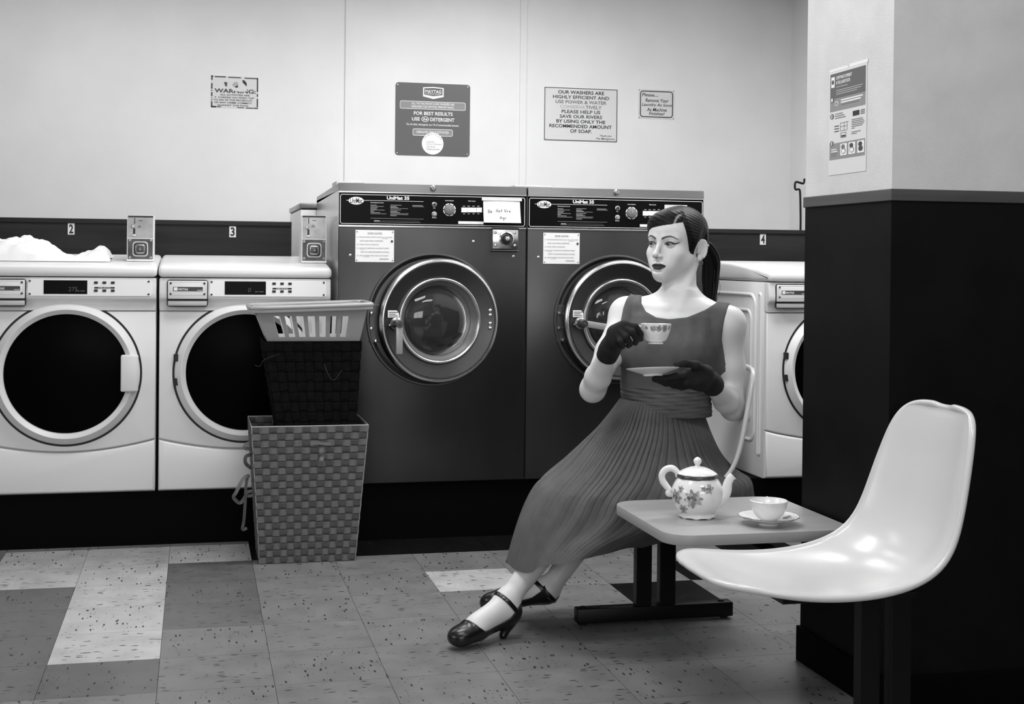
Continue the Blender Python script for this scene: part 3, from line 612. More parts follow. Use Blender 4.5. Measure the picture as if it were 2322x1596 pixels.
# ================================================================== tall steel washers
def steel_washer(dx, label, handle_dir, ajar, note):
    O = Vector((dx, 0, 0))
    def u(x, y): return onY(x, y, YU)+O
    X0 = u(766, 700).x; X1 = u(1192, 700).x-.002; zb = .232; zt = u(980, 419).z; zc1 = u(980, 439).z; zc0 = u(980, 513).z
    t = thing('steel_washer', ((X0+X1)/2, YU+.5, zb), label, 'washing machine', 'tall steel front-load washers')
    Y = YU
    MB().box(X0, X1, Y+.012, Y+1.01, zb, zt-.028, .002).build('cabinet', 'steel_side', t)
    MB().box(X0, X1, Y-.001, Y+.016, zb+.001, zc0-.004, .004).build('front_panel', 'steel_dark', t, 40)
    # top cap with slight lip
    MB().prism([(Y-.006, zt-.032), (Y-.003, zt-.002), (Y+.004, zt), (Y+1.015, zt-.012), (Y+1.015, zt-.045), (Y+.02, zt-.032)], X0, X1, 'X', .002).build('top_cap', 'steel', t, 40)
    tz = .030 if dx == 0 else .018
    a, b = (775, 843) if dx == 0 else (1196-428.5+2, 1294-428.5)
    xa, xb = u(a, 412).x, u(b, 412).x
    MB().box(xa, xb, Y+.25, Y+.40, zt-.008, zt+.022, .006, 3).build('vent_cover', 'lever', t, 40)
    MB().box(X0, X1, Y-.004, Y+.014, zc1-.003, zc1+.004, .001).build('chrome_strip', 'chrome', t); MB().box(X0, X1, Y-.004, Y+.014, zc0-.007, zc0, .001).build('chrome_strip', 'chrome', t)
    p = u(981, 427); lk = MB().lathe([(0, -.020), (.006, -.020), (.010, -.016), (.013, -.008), (.0135, 0)], (p.x, Y-.004, p.z), n=24).build('cap_lock', 'chrome', t, 40)
    MB().box(p.x-.0012, p.x+.0012, Y-.0250, Y-.022, p.z-.005, p.z+.005).build('keyhole', 'rubber', lk)
    # console
    yc = Y-.002; c = MB().box(X0+.002, X1-.002, yc, Y+.014, zc0, zc1-.003, .001).build('console', 'console', t)
    mb = MB(); frame(mb, X0+.006, zc0+.005, X1-.006, zc1-.009, .008, .0019, yc-.0005, yc); mb.build('console_outline', 'print_white', c)
    def box(x0, y0, x1, y1, mat, name, d=.0006, r=None):
        a = u(x0, y0); b = u(x1, y1)
        if r: return MB().prism(rrect(a.x, b.z, b.x, a.z, r), yc-d, yc).build(name, mat, c)
        return MB().box(a.x, b.x, yc-d, yc, b.z, a.z).build(name, mat, c)
    def txt(s, x0, y0, x1, y1, mat='print_white', bold=.015, shear=0., d=.0008):
        a = u(x0, y0); b = u(x1, y1); return lettering(c, s, a.x, b.z, b.x, a.z, mat, bold, shear, O=(0, yc-d, 0))
    lg = u(807.5, 455); ell = lambda rx, rz: [(lg.x+rx*math.cos(2*math.pi*k/36), lg.z+rz*math.sin(2*math.pi*k/36)) for k in range(36)]
    box(785, 453.3, 826, 454.9, 'print_white', 'logo_line'); box(825, 454.6, 960, 456.6, 'print_white', 'rule'); box(840, 494.8, 960, 496.6, 'print_white', 'rule')
    MB().prism(ell(.0305, .0155), yc-.0010, yc).build('logo_oval', 'print_white', c)
    txt('UniMac', 793.5, 448.5, 822, 461, 'print_black', .012, .12, .0014)
    txt('UniMat 35', 877, 444.5, 928, 453.6, 'print_white', .035)
    txt('Operating Instructions', 840, 458, 870, 461.4, 'print_white', .012)
    for k, (x0, y0, w) in enumerate(((840, 464.5, 14), (840, 467.3, 30), (840, 470, 16), (840, 473, 14), (840, 475.6, 32), (840, 478, 8), (840, 481.2, 22), (840, 484, 36), (885, 464.5, 25), (885, 467.5, 14), (885, 470, 18), (885, 472.3, 40), (885, 475.5, 24), (885, 478.5, 16), (885, 481, 22), (885, 483.5, 41), (885, 486, 40), (885, 488.5, 14), (935, 465.2, 23), (935, 467.8, 26))): box(x0, y0, x0+w, y0+1.3, 'print_pale', 'fine_print')
    txt('WARNING:', 848, 499.2, 861, 501.4, 'print_white', .02)
    box(863, 499.9, 951, 501.2, 'print_pale', 'fine_print'); box(847, 503.0, 953, 504.3, 'print_pale', 'fine_print')
    for yy, s_ in ((464, 'On'), (485.5, 'Bleach')):
        q = u(984.5, yy); bt = MB().lathe([(0, -.012), (.006, -.012), (.0075, -.009), (.0078, -.005), (.0105, -.004), (.011, 0)], (q.x, yc, q.z), n=24).build('push_button', 'chrome' if s_ == 'On' else 'lever', c, 40)
        if s_ == 'On': MB().lathe([(0, -.0135), (.005, -.013), (.0055, -.011)], (q.x, yc, q.z), n=16).build('button_cap', 'rubber', bt, 40)
        h = 3.0 if s_ == 'On' else 3.2; w = 2.4 if s_ == 'On' else 4.8
        txt(s_, 984.5-w, yy+6.0, 984.5+w, yy+6.0+h, 'print_white', .015)
    q = u(1019, 475.5); dl = MB().lathe([(0, -.014), (.018, -.014), (.0205, -.012), (.0215, 0)], (q.x, yc, q.z), n=36).build('dial', 'print_grey', c, 40)
    MB().box(q.x-.0012, q.x+.0012, yc-.0148, yc-.013, q.z+.001, q.z+.014).build('dial_mark', 'print_pale', dl)
    for k in range(8):
        a0 = R(45*k+5); mb = MB(); pts = [(q.x+r_*math.cos(a0+R(35)*m/6), q.z+r_*math.sin(a0+R(35)*m/6)) for r_, rng in ((.0225, range(7)), (.0262, range(6, -1, -1))) for m in rng]
        mb.prism(pts, yc-.0006, yc).build('dial_arc', 'print_white', c)
    txt('Cycle Indicator', 1009, 453.6, 1029, 457, 'print_white', .012); txt('Wash Cycles', 1061, 454.5, 1078, 458, 'print_white', .012)
    for k, (x0, x1) in enumerate(((1046, 1058.6), (1059, 1080), (1080.6, 1092.5))): box(x0, 470.5, x1, 481.5, 'print_white', 'indicator_window')
    for k, x in enumerate((1052, 1062.5, 1073.5, 1084.5)): box(x-2.6, 466.6, x+2.6, 468.2, 'print_pale', 'fine_print'); box(x-2.2, 484, x+2.2, 485.4, 'print_pale', 'fine_print')
    box(1039, 501.5, 1096, 508.5, 'panel_white', 'blank_label', .0008)
    # caution plate
    a = u(806, 521); b = u(893, 594.5); rc = (a.x, b.z, b.x, a.z); s = thing_part = MB().box(rc[0], rc[2], Y-.0025, Y, rc[1], rc[3]).build('caution_plate', 'panel_white', t)
    sh = Sheet(s, rc, Y-.0025)
    sh.text('DOOR CAUTION', .315, .075, .685, .135, 'print_dark', .0)
    for k, (s_, u0, u1) in enumerate((('#1  ONCE MACHINE STARTS, DOOR WILL NOT OPEN', .035, .955), ('UNTIL WASH TIME IS COMPLETED.', .115, .72), ('#2  WASH TIME IS 30 MINUTES.', .035, .60), ('#3  DO NOT CLOSE DOOR OR DEPOSIT MONEY', .035, .875), ('UNTIL YOU ARE DONE ADDING CLOTHING.', .135, .875), ('#4  USE NO MORE THAN ONE CUP OF SOAP.', .035, .85))):
        sh.text(s_, u0, .205+.1155*k, u1, .245+.1155*k, 'print_dark', -.004)
    for (u0, u1, v) in ((.68, .84, .262), (.11, .245, .608), (.20, .36, .838)): sh.bar(u0, v, u1, v+.006, 'print_grey', 'underline')
    sh.bar(.62, .895, .86, .915, 'print_grey', 'fine_print')
    screws(s, [(rc[0]+.006, rc[1]+.007), (rc[2]-.006, rc[1]+.007), (rc[0]+.006, rc[3]-.007), (rc[2]-.006, rc[3]-.007)], Y-.0025, .0022, 'print_dark')
    q = u(888.5, 547); screws(s, [(q.x, q.z)], Y-.0025, .005, 'print_dark')
    for x, y in ((794, 578.5), (1073, 547.5), (1164, 581)): q = u(x, y); screws(t, [(q.x, q.z)], Y-.001, .0055, 'bolt')
    # coin slide plate
    a = u(1115.5, 519.5); b = u(1173.5, 565); cpl = MB().box(a.x, b.x, Y-.012, Y, b.z, a.z, .003).build('lock_plate', 'chrome', t, 40)
    MB().box(a.x-.003, b.x+.003, Y-.014, Y, b.z-.008, b.z-.004, .001).build('lock_plate_sill', 'steel', t); MB().box(a.x-.002, b.x+.002, Y-.016, Y, a.z, a.z+.006, .001).build('lock_plate_hood', 'rubber', t)
    q = u(1147, 542); MB().lathe([(.031, -.012), (.030, -.017), (.027, -.019), (.024, -.014)], (q.x, Y, q.z), n=36).build('lock_collar', 'chrome', cpl, 40)
    MB().lathe([(.024, -.013), (.018, -.016), (.014, -.03), (.010, -.033), (0, -.033)], (q.x, Y, q.z), n=30).build('lock_barrel', 'ring_metal', cpl, 40)
    MB().lathe([(.008, -.031), (.008, -.036), (.005, -.038), (.003, -.035), (0, -.035)], (q.x, Y, q.z), n=20).build('lock_core', 'chrome', cpl, 40)
    for x, y in ((1122, 527), (1166, 527.5), (1122, 556.5), (1166, 556.5)): q = u(x, y); MB().lathe([(0, -.017), (.004, -.016), (.006, -.013), (.0065, -.01)], (q.x, Y, q.z), n=14).build('bolt', 'bolt', cpl, 40)
    # door collar on the cabinet
    q = u(980.5, 724); cx, cz = q.x, q.z
    MB().lathe([(.271, 0), (.271, -.018), (.268, -.022), (.263, -.022), (.260, -.018), (.252, -.010), (.246, .002)], (cx, Y, cz), n=96).build('door_collar', 'collar_metal', t, 30)
    MB().lathe([(.250, -.004), (.20, .10), (.185, .11), (.185, .16), (0, .165)], (cx, Y, cz), n=64).build('drum_mouth', 'drum', t, 40)
    for x, y in ((841.5, 709), (841, 744), (859, 744), (851, 772)): q = u(x, y); MB().lathe([(0, -.028), (.006, -.027), (.008, -.022), (.008, -.012)], (q.x, Y, q.z), n=12).build('catch_bolt', 'bolt', t, 40)
    a = u(835, 690); b = u(862, 776); MB().box(a.x+.004, b.x, Y-.018, Y, b.z, a.z, .002).build('catch_plate', 'collar_metal', t)
    # swinging door (hinge on the right)
    D = Matrix.Translation((cx+.262, Y-.016, cz)) @ Matrix.Rotation(R(ajar), 4, 'Z') @ Matrix.Translation((-(cx+.262), -(Y-.016), -cz))
    yd = Y-.018; C = (cx+.009, yd, cz-.002)
    d = MB().lathe([(.239, .012), (.2515, .004), (.2535, -.014), (.2505, -.030), (.244, -.040), (.236, -.0425), (.227, -.040), (.178, -.026), (.1725, -.025), (.172, .012)], C, n=96, closed=True).build('door', 'ring_metal', t, 35, D)
    MB().lathe([(.2510, -.0315), (.2450, -.0405), (.2370, -.0432), (.2355, -.0428), (.2430, -.0390), (.2495, -.0300)], C, n=96, closed=True).build('door_rim', 'chrome', d, 60, D)
    MB().lathe([(.1745, -.022), (.1735, -.034), (.1685, -.038), (.1630, -.036), (.1600, -.030), (.1590, -.020)], C, n=80).build('bezel_rim', 'chrome', d, 60, D)
    MB().lathe([(.1600, -.030), (.1540, -.016), (.1430, -.006), (.1400, .004), (.1400, .012)], C, n=80).build('bezel', 'ring_inner', d, 60, D)
    MB().lathe([(.1420, .000), (.125, -.012), (.10, -.022), (.06, -.030), (.02, -.032), (0, -.032)], C, n=64).build('door_glass', 'glass', d, 60, D)
    for z in (.035, .016, -.018, -.037): MB().lathe([(0, -.008), (.005, -.007), (.008, -.003), (.0085, .002)], (cx+.222, yd-.036, cz+.004+z), n=14).build('rivet', 'bolt', d, 50, D)
    # handle
    hx, hz = cx-.175, cz-.012
    hb = MB().lathe([(.026, .01), (.026, -.004), (.018, -.010), (.016, -.050), (.014, -.056), (0, -.056)], (hx, yd-.036, hz), n=28).build('handle_hub', 'steel', d, 40, D)
    MB().lathe([(.007, -.055), (.007, -.061), (0, -.061)], (hx, yd-.036, hz), n=14).build('hub_bolt', 'print_dark', hb, 40, D)
    a = R(handle_dir); L = .118; e1 = Vector((math.cos(a), 0, math.sin(a))); e2 = Vector((-math.sin(a), 0, math.cos(a)))
    mtx = Matrix(((e1.x, 0, e2.x, hx), (0, 1, 0, yd-.036), (e1.z, 0, e2.z, hz), (0, 0, 0, 1)))
    MB().box(-.012, L, -.052, -.040, -.0135, .0135, .003, mat=mtx).build('handle_lever', 'lever', hb, 40, D)
    lb = [(hx-.036+x, hz+z) for x, z in ((0, .025), (.046, .025), (.046, .040), (.036, .053), (0, .053))]
    la = MB().prism(lb, yd-.0425, yd-.041).build('handle_label', 'panel_white', d, None, D)
    for k in range(3): MB().box(hx-.032, hx+.004-.008*(k == 1), yd-.0430, yd-.0424, hz+.030+.007*k, hz+.0325+.007*k).build('fine_print', 'print_dark', la, None, D)
    for x, z in ((-.028, -.006), (0, .020), (.0, -.022)): MB().lathe([(0, -.004), (.004, -.003), (.0045, 0)], (hx+x, yd-.041, hz+z), n=12).build('screw', 'bolt', d, 40, D)
    return t, u, yc
u1, uf, ycn = steel_washer(0, 'tall dark steel washer with a handwritten note taped to its black console', -90, 8.0, True)
u2, uf2, _ = steel_washer(.7798, 'tall dark steel washer behind the seated woman, its door lever pointing sideways', -9, 2.5, False)
# taped note on the first machine, small grey slip on the second
a = uf(1095, 451); b = uf(1177.5, 506); t = thing('taped_note', ((a.x+b.x)/2, YU, b.z), 'white handwritten note taped over a black washer console', 'note')
P = [[(a.x+(b.x-a.x)*(i/10)+.004*(j/8)*(1 if i > 5 else .4), YU-.006-.006*math.sin(math.pi*i/10)*.3-.010*(j/8)**2, a.z+(b.z-a.z)*j/8) for j in range(9)] for i in range(11)]
nt = MB().grid(P).build('paper', 'paper', t, 60)
MB().box(a.x-.006, b.x+.008, YU-.0095, YU-.004, a.z-.007, a.z+.005, .001).build('tape', 'plate', t)
def strokes(parent, polys, x0, z0, sx, sz, y, r=.0008):
    for pl_ in polys:
        MB().tube([(x0+p[0]*sx, y(z0+p[1]*sz), z0+p[1]*sz) for p in pl_], r, 5).build('pen_stroke', 'mark_black', parent)
yy = lambda z: YU-.0085-.010*((a.z-z)/(a.z-b.z))**2
GL = {'D': [[(0, 0), (0, 1), (.35, .85), (.5, .5), (.35, .12), (0, 0)]], 'o': [[(.2, .5), (.02, .3), (.1, .02), (.3, 0), (.4, .25), (.2, .5)]], 'N': [[(0, 0), (.05, 1), (.4, .05), (.45, 1)]], 't': [[(.2, .9), (.18, 0)], [(0, .6), (.4, .66)]],
      'U': [[(0, 1), (.05, .1), (.3, 0), (.45, .9)]], 's': [[(.3, .5), (.1, .45), (.25, .2), (.05, 0)]], 'e': [[(.02, .25), (.3, .3), (.2, .5), (.03, .3), (.15, 0), (.38, .1)]], 'M': [[(0, 0), (.08, 1), (.3, .2), (.5, 1), (.58, 0)]], 'g': [[(.3, .5), (.05, .4), (.1, .1), (.3, .2), (.32, .5), (.25, -.5), (.05, -.35)]], 'r': [[(0, .5), (.02, 0), (.04, .35), (.3, .5)]]}
w_ = (b.x-a.x)
for s_, px, py in (('Do', 1106, 482), ('Not', 1124, 481), ('Use', 1143, 481), ('Mgr', 1132, 497)):
    q = uf(px, py); x = q.x
    for ch in s_: strokes(nt, GL[ch], x, q.z, .0150, .0125, yy); x += .0095 if ch != 'M' else .0125
a = uf(1527-428.6, 456); b = uf(1581-428.6, 488); o = Vector((.7798, 0, 0)); t = thing('paper_slip', ((a.x+b.x)/2+.7798, YU, b.z), 'small grey paper slip stuck on the console behind the woman', 'note')
MB().box(a.x+.7798, b.x+.7798, YU-.0045, YU-.0015, b.z, a.z).build('paper', 'plate', t)
lettering(t, '1', a.x+.7798+.060, b.z+.022, a.x+.7798+.064, b.z+.036, 'mark_black', .0, O=(0, YU-.0052, 0)); lettering(t, 'pm', a.x+.7798+.072, b.z+.021, a.x+.7798+.084, b.z+.029, 'mark_black', .0, .2, O=(0, YU-.0052, 0))
# machine of the row behind, showing above the partition end
rx0 = .482; t = thing('rear_washer', (rx0+.3, 6.9, 0), 'pale washer of the row behind, its lid showing past the partition end', 'washing machine')
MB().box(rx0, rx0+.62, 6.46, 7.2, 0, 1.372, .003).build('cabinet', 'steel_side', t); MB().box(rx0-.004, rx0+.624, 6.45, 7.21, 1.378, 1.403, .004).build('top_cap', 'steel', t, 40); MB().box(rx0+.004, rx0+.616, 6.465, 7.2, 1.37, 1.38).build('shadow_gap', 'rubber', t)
# ================================================================== seating row: shell chairs, table
M['shell'] = principled('shell_fibreglass', .62, .22)
M['table_top'] = noisy('table_laminate', .35, .42, 5., .3, stretch=(.5, 3, 1))
M['table_edge'] = principled('table_edge', .33, .4)
def chair_shell(yc, t):
    # rows: edge X, edge Z, half width, dip of the middle below/behind the edge
    rows = [(1.098, .449, .050, .000), (1.101, .4505, .100, .001), (1.112, .4525, .145, .003), (1.135, .4530, .178, .008), (1.175, .4490, .204, .016), (1.235, .4400, .221, .025), (1.31, .4335, .228, .032), (1.39, .4335, .229, .037),
            (1.46, .4410, .228, .041), (1.525, .4580, .225, .045), (1.575, .4870, .220, .048), (1.606, .5280, .214, .049), (1.626, .5800, .207, .047), (1.643, .6400, .198, .043), (1.660, .7000, .186, .038), (1.675, .7500, .172, .031), (1.689, .7850, .152, .024), (1.701, .8030, .125, .018), (1.708, .8110, .090, .012), (1.711, .8140, .045, .008)]
    ctl = catmull(rows, 70); n = len(ctl); P = []
    vs = np.linspace(-1, 1, 33)
    nr = []
    for i in range(n):
        a = ctl[max(i-1, 0)]; b = ctl[min(i+1, n-1)]; d = np.array([b[0]-a[0], b[1]-a[1]]); d /= np.linalg.norm(d)+1e-9; nr.append(np.array([d[1], -d[0]]))   # outward (down / back)
    for i in range(n):
        X, Z, w, dp = ctl[i]; q = nr[i]; row = []
        for v in vs:
            m = (1-abs(v)**2.6)*dp
            row.append((X+q[0]*m, yc+w*v, Z+q[1]*m))
        P.append(row)
    o = MB().grid(P).build('shell', 'shell', t, 60)
    # rolled edge all round
    edge = [Vector(r_[0]) for r_ in P]+[Vector(p) for p in P[-1][1:-1]]+[Vector(r_[-1]) for r_ in P[::-1]]+[Vector(p) for p in P[0][::-1][1:-1]]
    nn = [nr[i] for i in range(n)]+[nr[-1]]*31+[nr[i] for i in range(n)][::-1]+[nr[0]]*31
    for _ in range(4): edge = [(edge[i-1]+edge[i]*2+edge[(i+1) % len(edge)])/4 for i in range(len(edge))]
    MB().tube([e+Vector((q[0]*.006, (e.y-yc)*.012, q[1]*.006)) for e, q in zip(edge, nn)], .0075, 8, closed=True).build('rolled_edge', 'shell', t, 60)
    s = o.modifiers.new('thick', 'SOLIDIFY'); s.thickness = .0035; s.offset = 0
    return o
def chair_base(t, xc, yc):
    y = yc; mb = MB().box(xc-.259, xc+.259, y-.022, y+.024, .008, .054, .004).build('foot_bar', 'black_metal', t, 40)
    for x in (xc-.235, xc+.235): MB().lathe([(0, 0), (.012, 0), (.014, .009), (0, .009)], (x, y, 0), 'Z', 16).build('glide', 'rubber', t)
    for x in (xc-.235, xc+.225): MB().lathe([(.010, 0), (.010, .006), (0, .008)], (x, y, .052), 'Z', 12).build('bolt', 'black_metal', t)
    for x0, x1 in ((xc-.065, xc-.014), (xc+.013, xc+.066)): MB().box(x0, x1, y-.014, y+.018, .05, .385, .002).build('post', 'black_metal', t)
    MB().box(1.27, 1.60, y-.09, y+.09, .383, .3965, .002).build('seat_plate', 'black_metal', t)
chA = thing('shell_chair', (1.40, 2.85, 0), 'pale moulded shell chair standing empty in front of the pillar', 'chair', 'moulded shell chairs')
chair_shell(2.85, chA); chair_base(chA, 1.565, 2.85)
chB = thing('shell_chair', (1.40, 4.07, 0), 'pale moulded shell chair the woman is sitting on', 'chair', 'moulded shell chairs')
chair_shell(4.07, chB); chair_base(chB, 1.425, 4.05)
tb = thing('side_table', (1.43, 3.48, 0), 'low pale laminate table between the two shell chairs', 'table')
TZ = .446; T0, T1, TY0, TY1 = 1.172, 1.688, 3.215, 3.725
MB().prism(rrect(T0, TY0, T1, TY1, .075, 10), TZ-.027, TZ-.0012, 'Z', .001).build('table_edge', 'table_edge', tb, 40)
MB().prism(rrect(T0+.0005, TY0+.0005, T1-.0005, TY1-.0005, .075, 10), TZ-.0013, TZ, 'Z').build('table_top', 'table_top', tb, 40)
MB().box(1.440, 1.490, 3.00, 3.935, .345, .395, .002).build('beam', 'black_metal', tb); MB().box(1.36, 1.57, 3.36, 3.62, .394, TZ-.026, .002).build('mount_plate', 'black_metal', tb)

# ================================================================== crockery
def floral(name, spots, base=.80, ink=.16, scale=70., rad=.02, thr=.42):
    """white glaze with transfer-printed sprays around the given object-space points (x, y, z, radius)"""
    m = principled(name, base, .07, spec=.5); N, L, b = nodes(m); tc = N.new('ShaderNodeTexCoord')
    v = N.new('ShaderNodeTexVoronoi'); v.feature = 'DISTANCE_TO_EDGE'; v.inputs['Scale'].default_value = scale; L.new(tc.outputs['Object'], v.inputs['Vector'])
    nz = N.new('ShaderNodeTexNoise'); nz.inputs['Scale'].default_value = scale*1.3; nz.inputs['Detail'].default_value = 5; L.new(tc.outputs['Object'], nz.inputs['Vector'])
    acc = None
    for x, y, z, r_ in spots:
        d = N.new('ShaderNodeVectorMath'); d.operation = 'DISTANCE'; L.new(tc.outputs['Object'], d.inputs[0]); d.inputs[1].default_value = (x, y, z)
        # petal-like edge: radius wobbles with noise
        s = N.new('ShaderNodeMath'); s.operation = 'MULTIPLY_ADD'; L.new(nz.outputs['Fac'], s.inputs[0]); s.inputs[1].default_value = r_*1.6; s.inputs[2].default_value = -r_*.8
        a = N.new('ShaderNodeMath'); a.operation = 'ADD'; L.new(d.outputs['Value'], a.inputs[0]); L.new(s.outputs[0], a.inputs[1])
        q = N.new('ShaderNodeMapRange'); q.inputs['From Min'].default_value = r_; q.inputs['From Max'].default_value = r_*.82; L.new(a.outputs[0], q.inputs['Value'])
        if acc is None: acc = q
        else:
            mx = N.new('ShaderNodeMath'); mx.operation = 'MAXIMUM'; L.new(acc.outputs[0], mx.inputs[0]); L.new(q.outputs[0], mx.inputs[1]); acc = mx
    pe = N.new('ShaderNodeMapRange'); pe.inputs['From Min'].default_value = .0; pe.inputs['From Max'].default_value = .28; pe.inputs['To Min'].default_value = 1.; pe.inputs['To Max'].default_value = .45; L.new(v.outputs['Distance'], pe.inputs['Value'])
    mu = N.new('ShaderNodeMath'); mu.operation = 'MULTIPLY'; L.new(acc.outputs[0], mu.inputs[0]); L.new(pe.outputs[0], mu.inputs[1])
    mix = N.new('ShaderNodeMix'); mix.data_type = 'FLOAT'; L.new(mu.outputs[0], mix.inputs[0]); mix.inputs[2].default_value = base; mix.inputs[3].default_value = ink; L.new(mix.outputs[0], b.inputs['Base Color'])
    return m
M['china'] = principled('white_china', .80, .07); M['china_band'] = noisy('grey_gilt_band', .03, .10, 60., .25)
pot = thing('teapot', (1.334, 3.452, TZ), 'white china teapot with grey rose print and dark collar band', 'teapot')
pp = Vector((1.334, 3.452, TZ)); vd = (Vector((0, 0, 1.1))-pp); vd.z = 0; vd.normalize(); rd = Vector((-vd.y, vd.x, 0))  # vd: towards camera, rd: image right
prof = [(.0, .004), (.040, .004), (.046, .000), (.049, .002), (.0485, .008), (.044, .0125), (.052, .020), (.0625, .036), (.0690, .053), (.0705, .068), (.0685, .082), (.0620, .096), (.0545, .106), (.0525, .110)]
pts = catmull(prof, 44); mb = MB(); n_ = 64; G = []
for r_, h_ in pts:
    G.append([(pp.x+math.cos(2*math.pi*k/n_)*r_*(1+.012*math.cos(8*2*math.pi*k/n_)*(1 if h_ > .012 else 0)), pp.y+math.sin(2*math.pi*k/n_)*r_*(1+.012*math.cos(8*2*math.pi*k/n_)*(1 if h_ > .012 else 0)), TZ+h_+(.002*(1+math.cos(8*2*math.pi*k/n_)) if .0 < r_ and h_ < .003 and r_ > .045 else 0)) for k in range(n_)])
pb = mb.grid(G, closev=True).build('body', 'china', pot, 60)
_pr = np.array([[q[0], q[1]] for q in pts]); _m = _pr[:, 1] > .015
def decal(poly, a0, h0, mat, lift=.0005):
    V = []
    for a, h in poly:
        hh = h0+h; rr = float(np.interp(hh, _pr[_m][:, 1], _pr[_m][:, 0]))*1.013+lift; an = (a0+a)/rr; d = vd*math.cos(an)+rd*math.sin(an); V.append((pp.x+d.x*rr, pp.y+d.y*rr, TZ+hh))
    me = bpy.data.meshes.new('print'); me.from_pydata(V, [], [tuple(range(len(V)))]); link('printed_petal', me, mat, pb)
def petal(cx, cy, ang, ln, wd): 
    c_, s_ = math.cos(ang), math.sin(ang); return [(cx+c_*ln*t-s_*wd*w, cy+s_*ln*t+c_*wd*w) for t, w in ((0, 0), (.25, .8), (.6, 1), (.9, .6), (1, 0), (.9, -.6), (.6, -1), (.25, -.8))]
M['ink1'] = principled('print_mid', .26, .12); M['ink2'] = principled('print_light', .42, .12); M['ink3'] = principled('print_deep', .14, .12)
def rose(a0, h0, r, leaves=6):
    rg = random.Random(int(1000*(h0+a0+2)))
    for k in range(leaves): decal(petal(0, 0, 2*math.pi*k/leaves+rg.uniform(-.3, .3), r*1.55, r*.30), a0, h0, ('ink1', 'ink2')[k % 2], .0003)
    for k in range(7): q = 2*math.pi*k/7; decal(petal(r*.45*math.cos(q), r*.42*math.sin(q), q+.7, r*.62, r*.34), a0, h0, ('ink2', 'ink1', 'ink2', 'ink3')[k % 4], .0005+.00005*k)
    for k in range(5): q = 2*math.pi*k/5+.4; decal(petal(r*.10*math.cos(q), r*.10*math.sin(q), q+.9, r*.46, r*.22), a0, h0, ('ink1', 'ink3', 'ink2')[k % 3], .0010+.00005*k)
    decal([(r*.16*math.cos(t*.785), r*.16*math.sin(t*.785)) for t in range(8)], a0, h0, 'ink3', .0014)
rose(-.010, .060, .0175, 8); rose(.034, .086, .0095, 6); rose(-.066, .060, .0145, 7); rose(-.040, .027, .0100, 6); rose(-.048, .084, .0065, 5); rose(.018, .088, .006, 5)
MB().lathe([(.0528, .106), (.0555, .109), (.0560, .113), (.0545, .1165), (.0500, .117)], (pp.x, pp.y, TZ), 'Z', 48).build('collar_band', 'china_band', pot, 60)
G = []
for r_, h_ in catmull([(.0515, .1165), (.0535, .118), (.0520, .1205), (.042, .127), (.028, .1335), (.014, .1375), (.006, .1385)], 20): G.append([(pp.x+r_*(1+.02*math.cos(12*2*math.pi*k/48)*(r_/.052))*math.cos(2*math.pi*k/48), pp.y+r_*(1+.02*math.cos(12*2*math.pi*k/48)*(r_/.052))*math.sin(2*math.pi*k/48), TZ+h_) for k in range(48)])
lid = MB().grid(G, closev=True).build('lid', 'china', pot, 60)
MB().lathe(catmull([(.0105, .1365), (.0075, .139), (.0065, .142), (.0095, .147), (.0115, .1525), (.0095, .158), (.004, .1625), (.0005, .164)], 18), (pp.x, pp.y, TZ), 'Z', 24).build('lid_knob', 'china', lid, 60)
def W3(a, z): return pp+rd*a+Vector((0, 0, z))
MB().tube(catmull([W3(.052, .044), W3(.068, .056), W3(.078, .074), W3(.082, .094), W3(.088, .108), W3(.096, .116)], 20), list(np.interp(np.linspace(0, 1, 20), [0, .3, .7, .93, 1], [.020, .0155, .0115, .0105, .012])), 16).build('spout', 'china', pot, 60)
MB().tube(catmull([W3(-.052, .108), W3(-.056, .122), W3(-.070, .131), W3(-.087, .126), W3(-.096, .112), W3(-.094, .096), W3(-.084, .082), W3(-.076, .072), W3(-.078, .062), W3(-.066, .058)], 40), list(np.interp(np.linspace(0, 1, 40), [0, .2, .6, .75, .9, 1], [.007, .009, .0095, .008, .009, .006])), 12).build('handle', 'china', pot, 60)
def teacup(t, C, r=.0485, h=.060, foot=.021, mat='china', ribs=24, ax=None, handle=None, thick=.0022):
    """fluted cup, C = foot centre; ax = tilt matrix"""
    X = Matrix.Translation(C) @ (ax or Matrix.Identity(4))
    po = catmull([(foot, 0), (foot+.001, .003), (foot-.001, .006), (foot+.008, .011), (r*.78, .022), (r*.90, .036), (r*.965, .05), (r, h)], 26)
    pi_ = [(a-thick, b+.0015) for a, b in po[::-1] if b > .012]+[(0.0005, .0105)]
    allp = [(0.0005, .002)]+[tuple(q) for q in po]+pi_; n = 72; G = []
    for a, b in allp:
        fl = 1+(.016*math.cos(ribs*0) if ribs == 0 else 0)
        G.append([X @ Vector((a*(1+(.010*min(1, max(0, (b-.008)/.02)))*math.cos(ribs*2*math.pi*k/n))*math.cos(2*math.pi*k/n), a*(1+(.010*min(1, max(0, (b-.008)/.02)))*math.cos(ribs*2*math.pi*k/n))*math.sin(2*math.pi*k/n), b)) for k in range(n)])
    o = MB().grid(G, closev=True).build('cup_body', mat, t, 60)
    if handle is not None:
        c_, s_ = math.cos(handle), math.sin(handle)
        hp = [X @ Vector((c_*q, s_*q, z)) for q, z in ((r*.93, .048), (r*1.18, .054), (r*1.42, .046), (r*1.38, .030), (r*1.15, .018), (r*.84, .016))]
        MB().tube(catmull(hp, 22), .0032, 8).build('cup_handle', mat, t, 60)
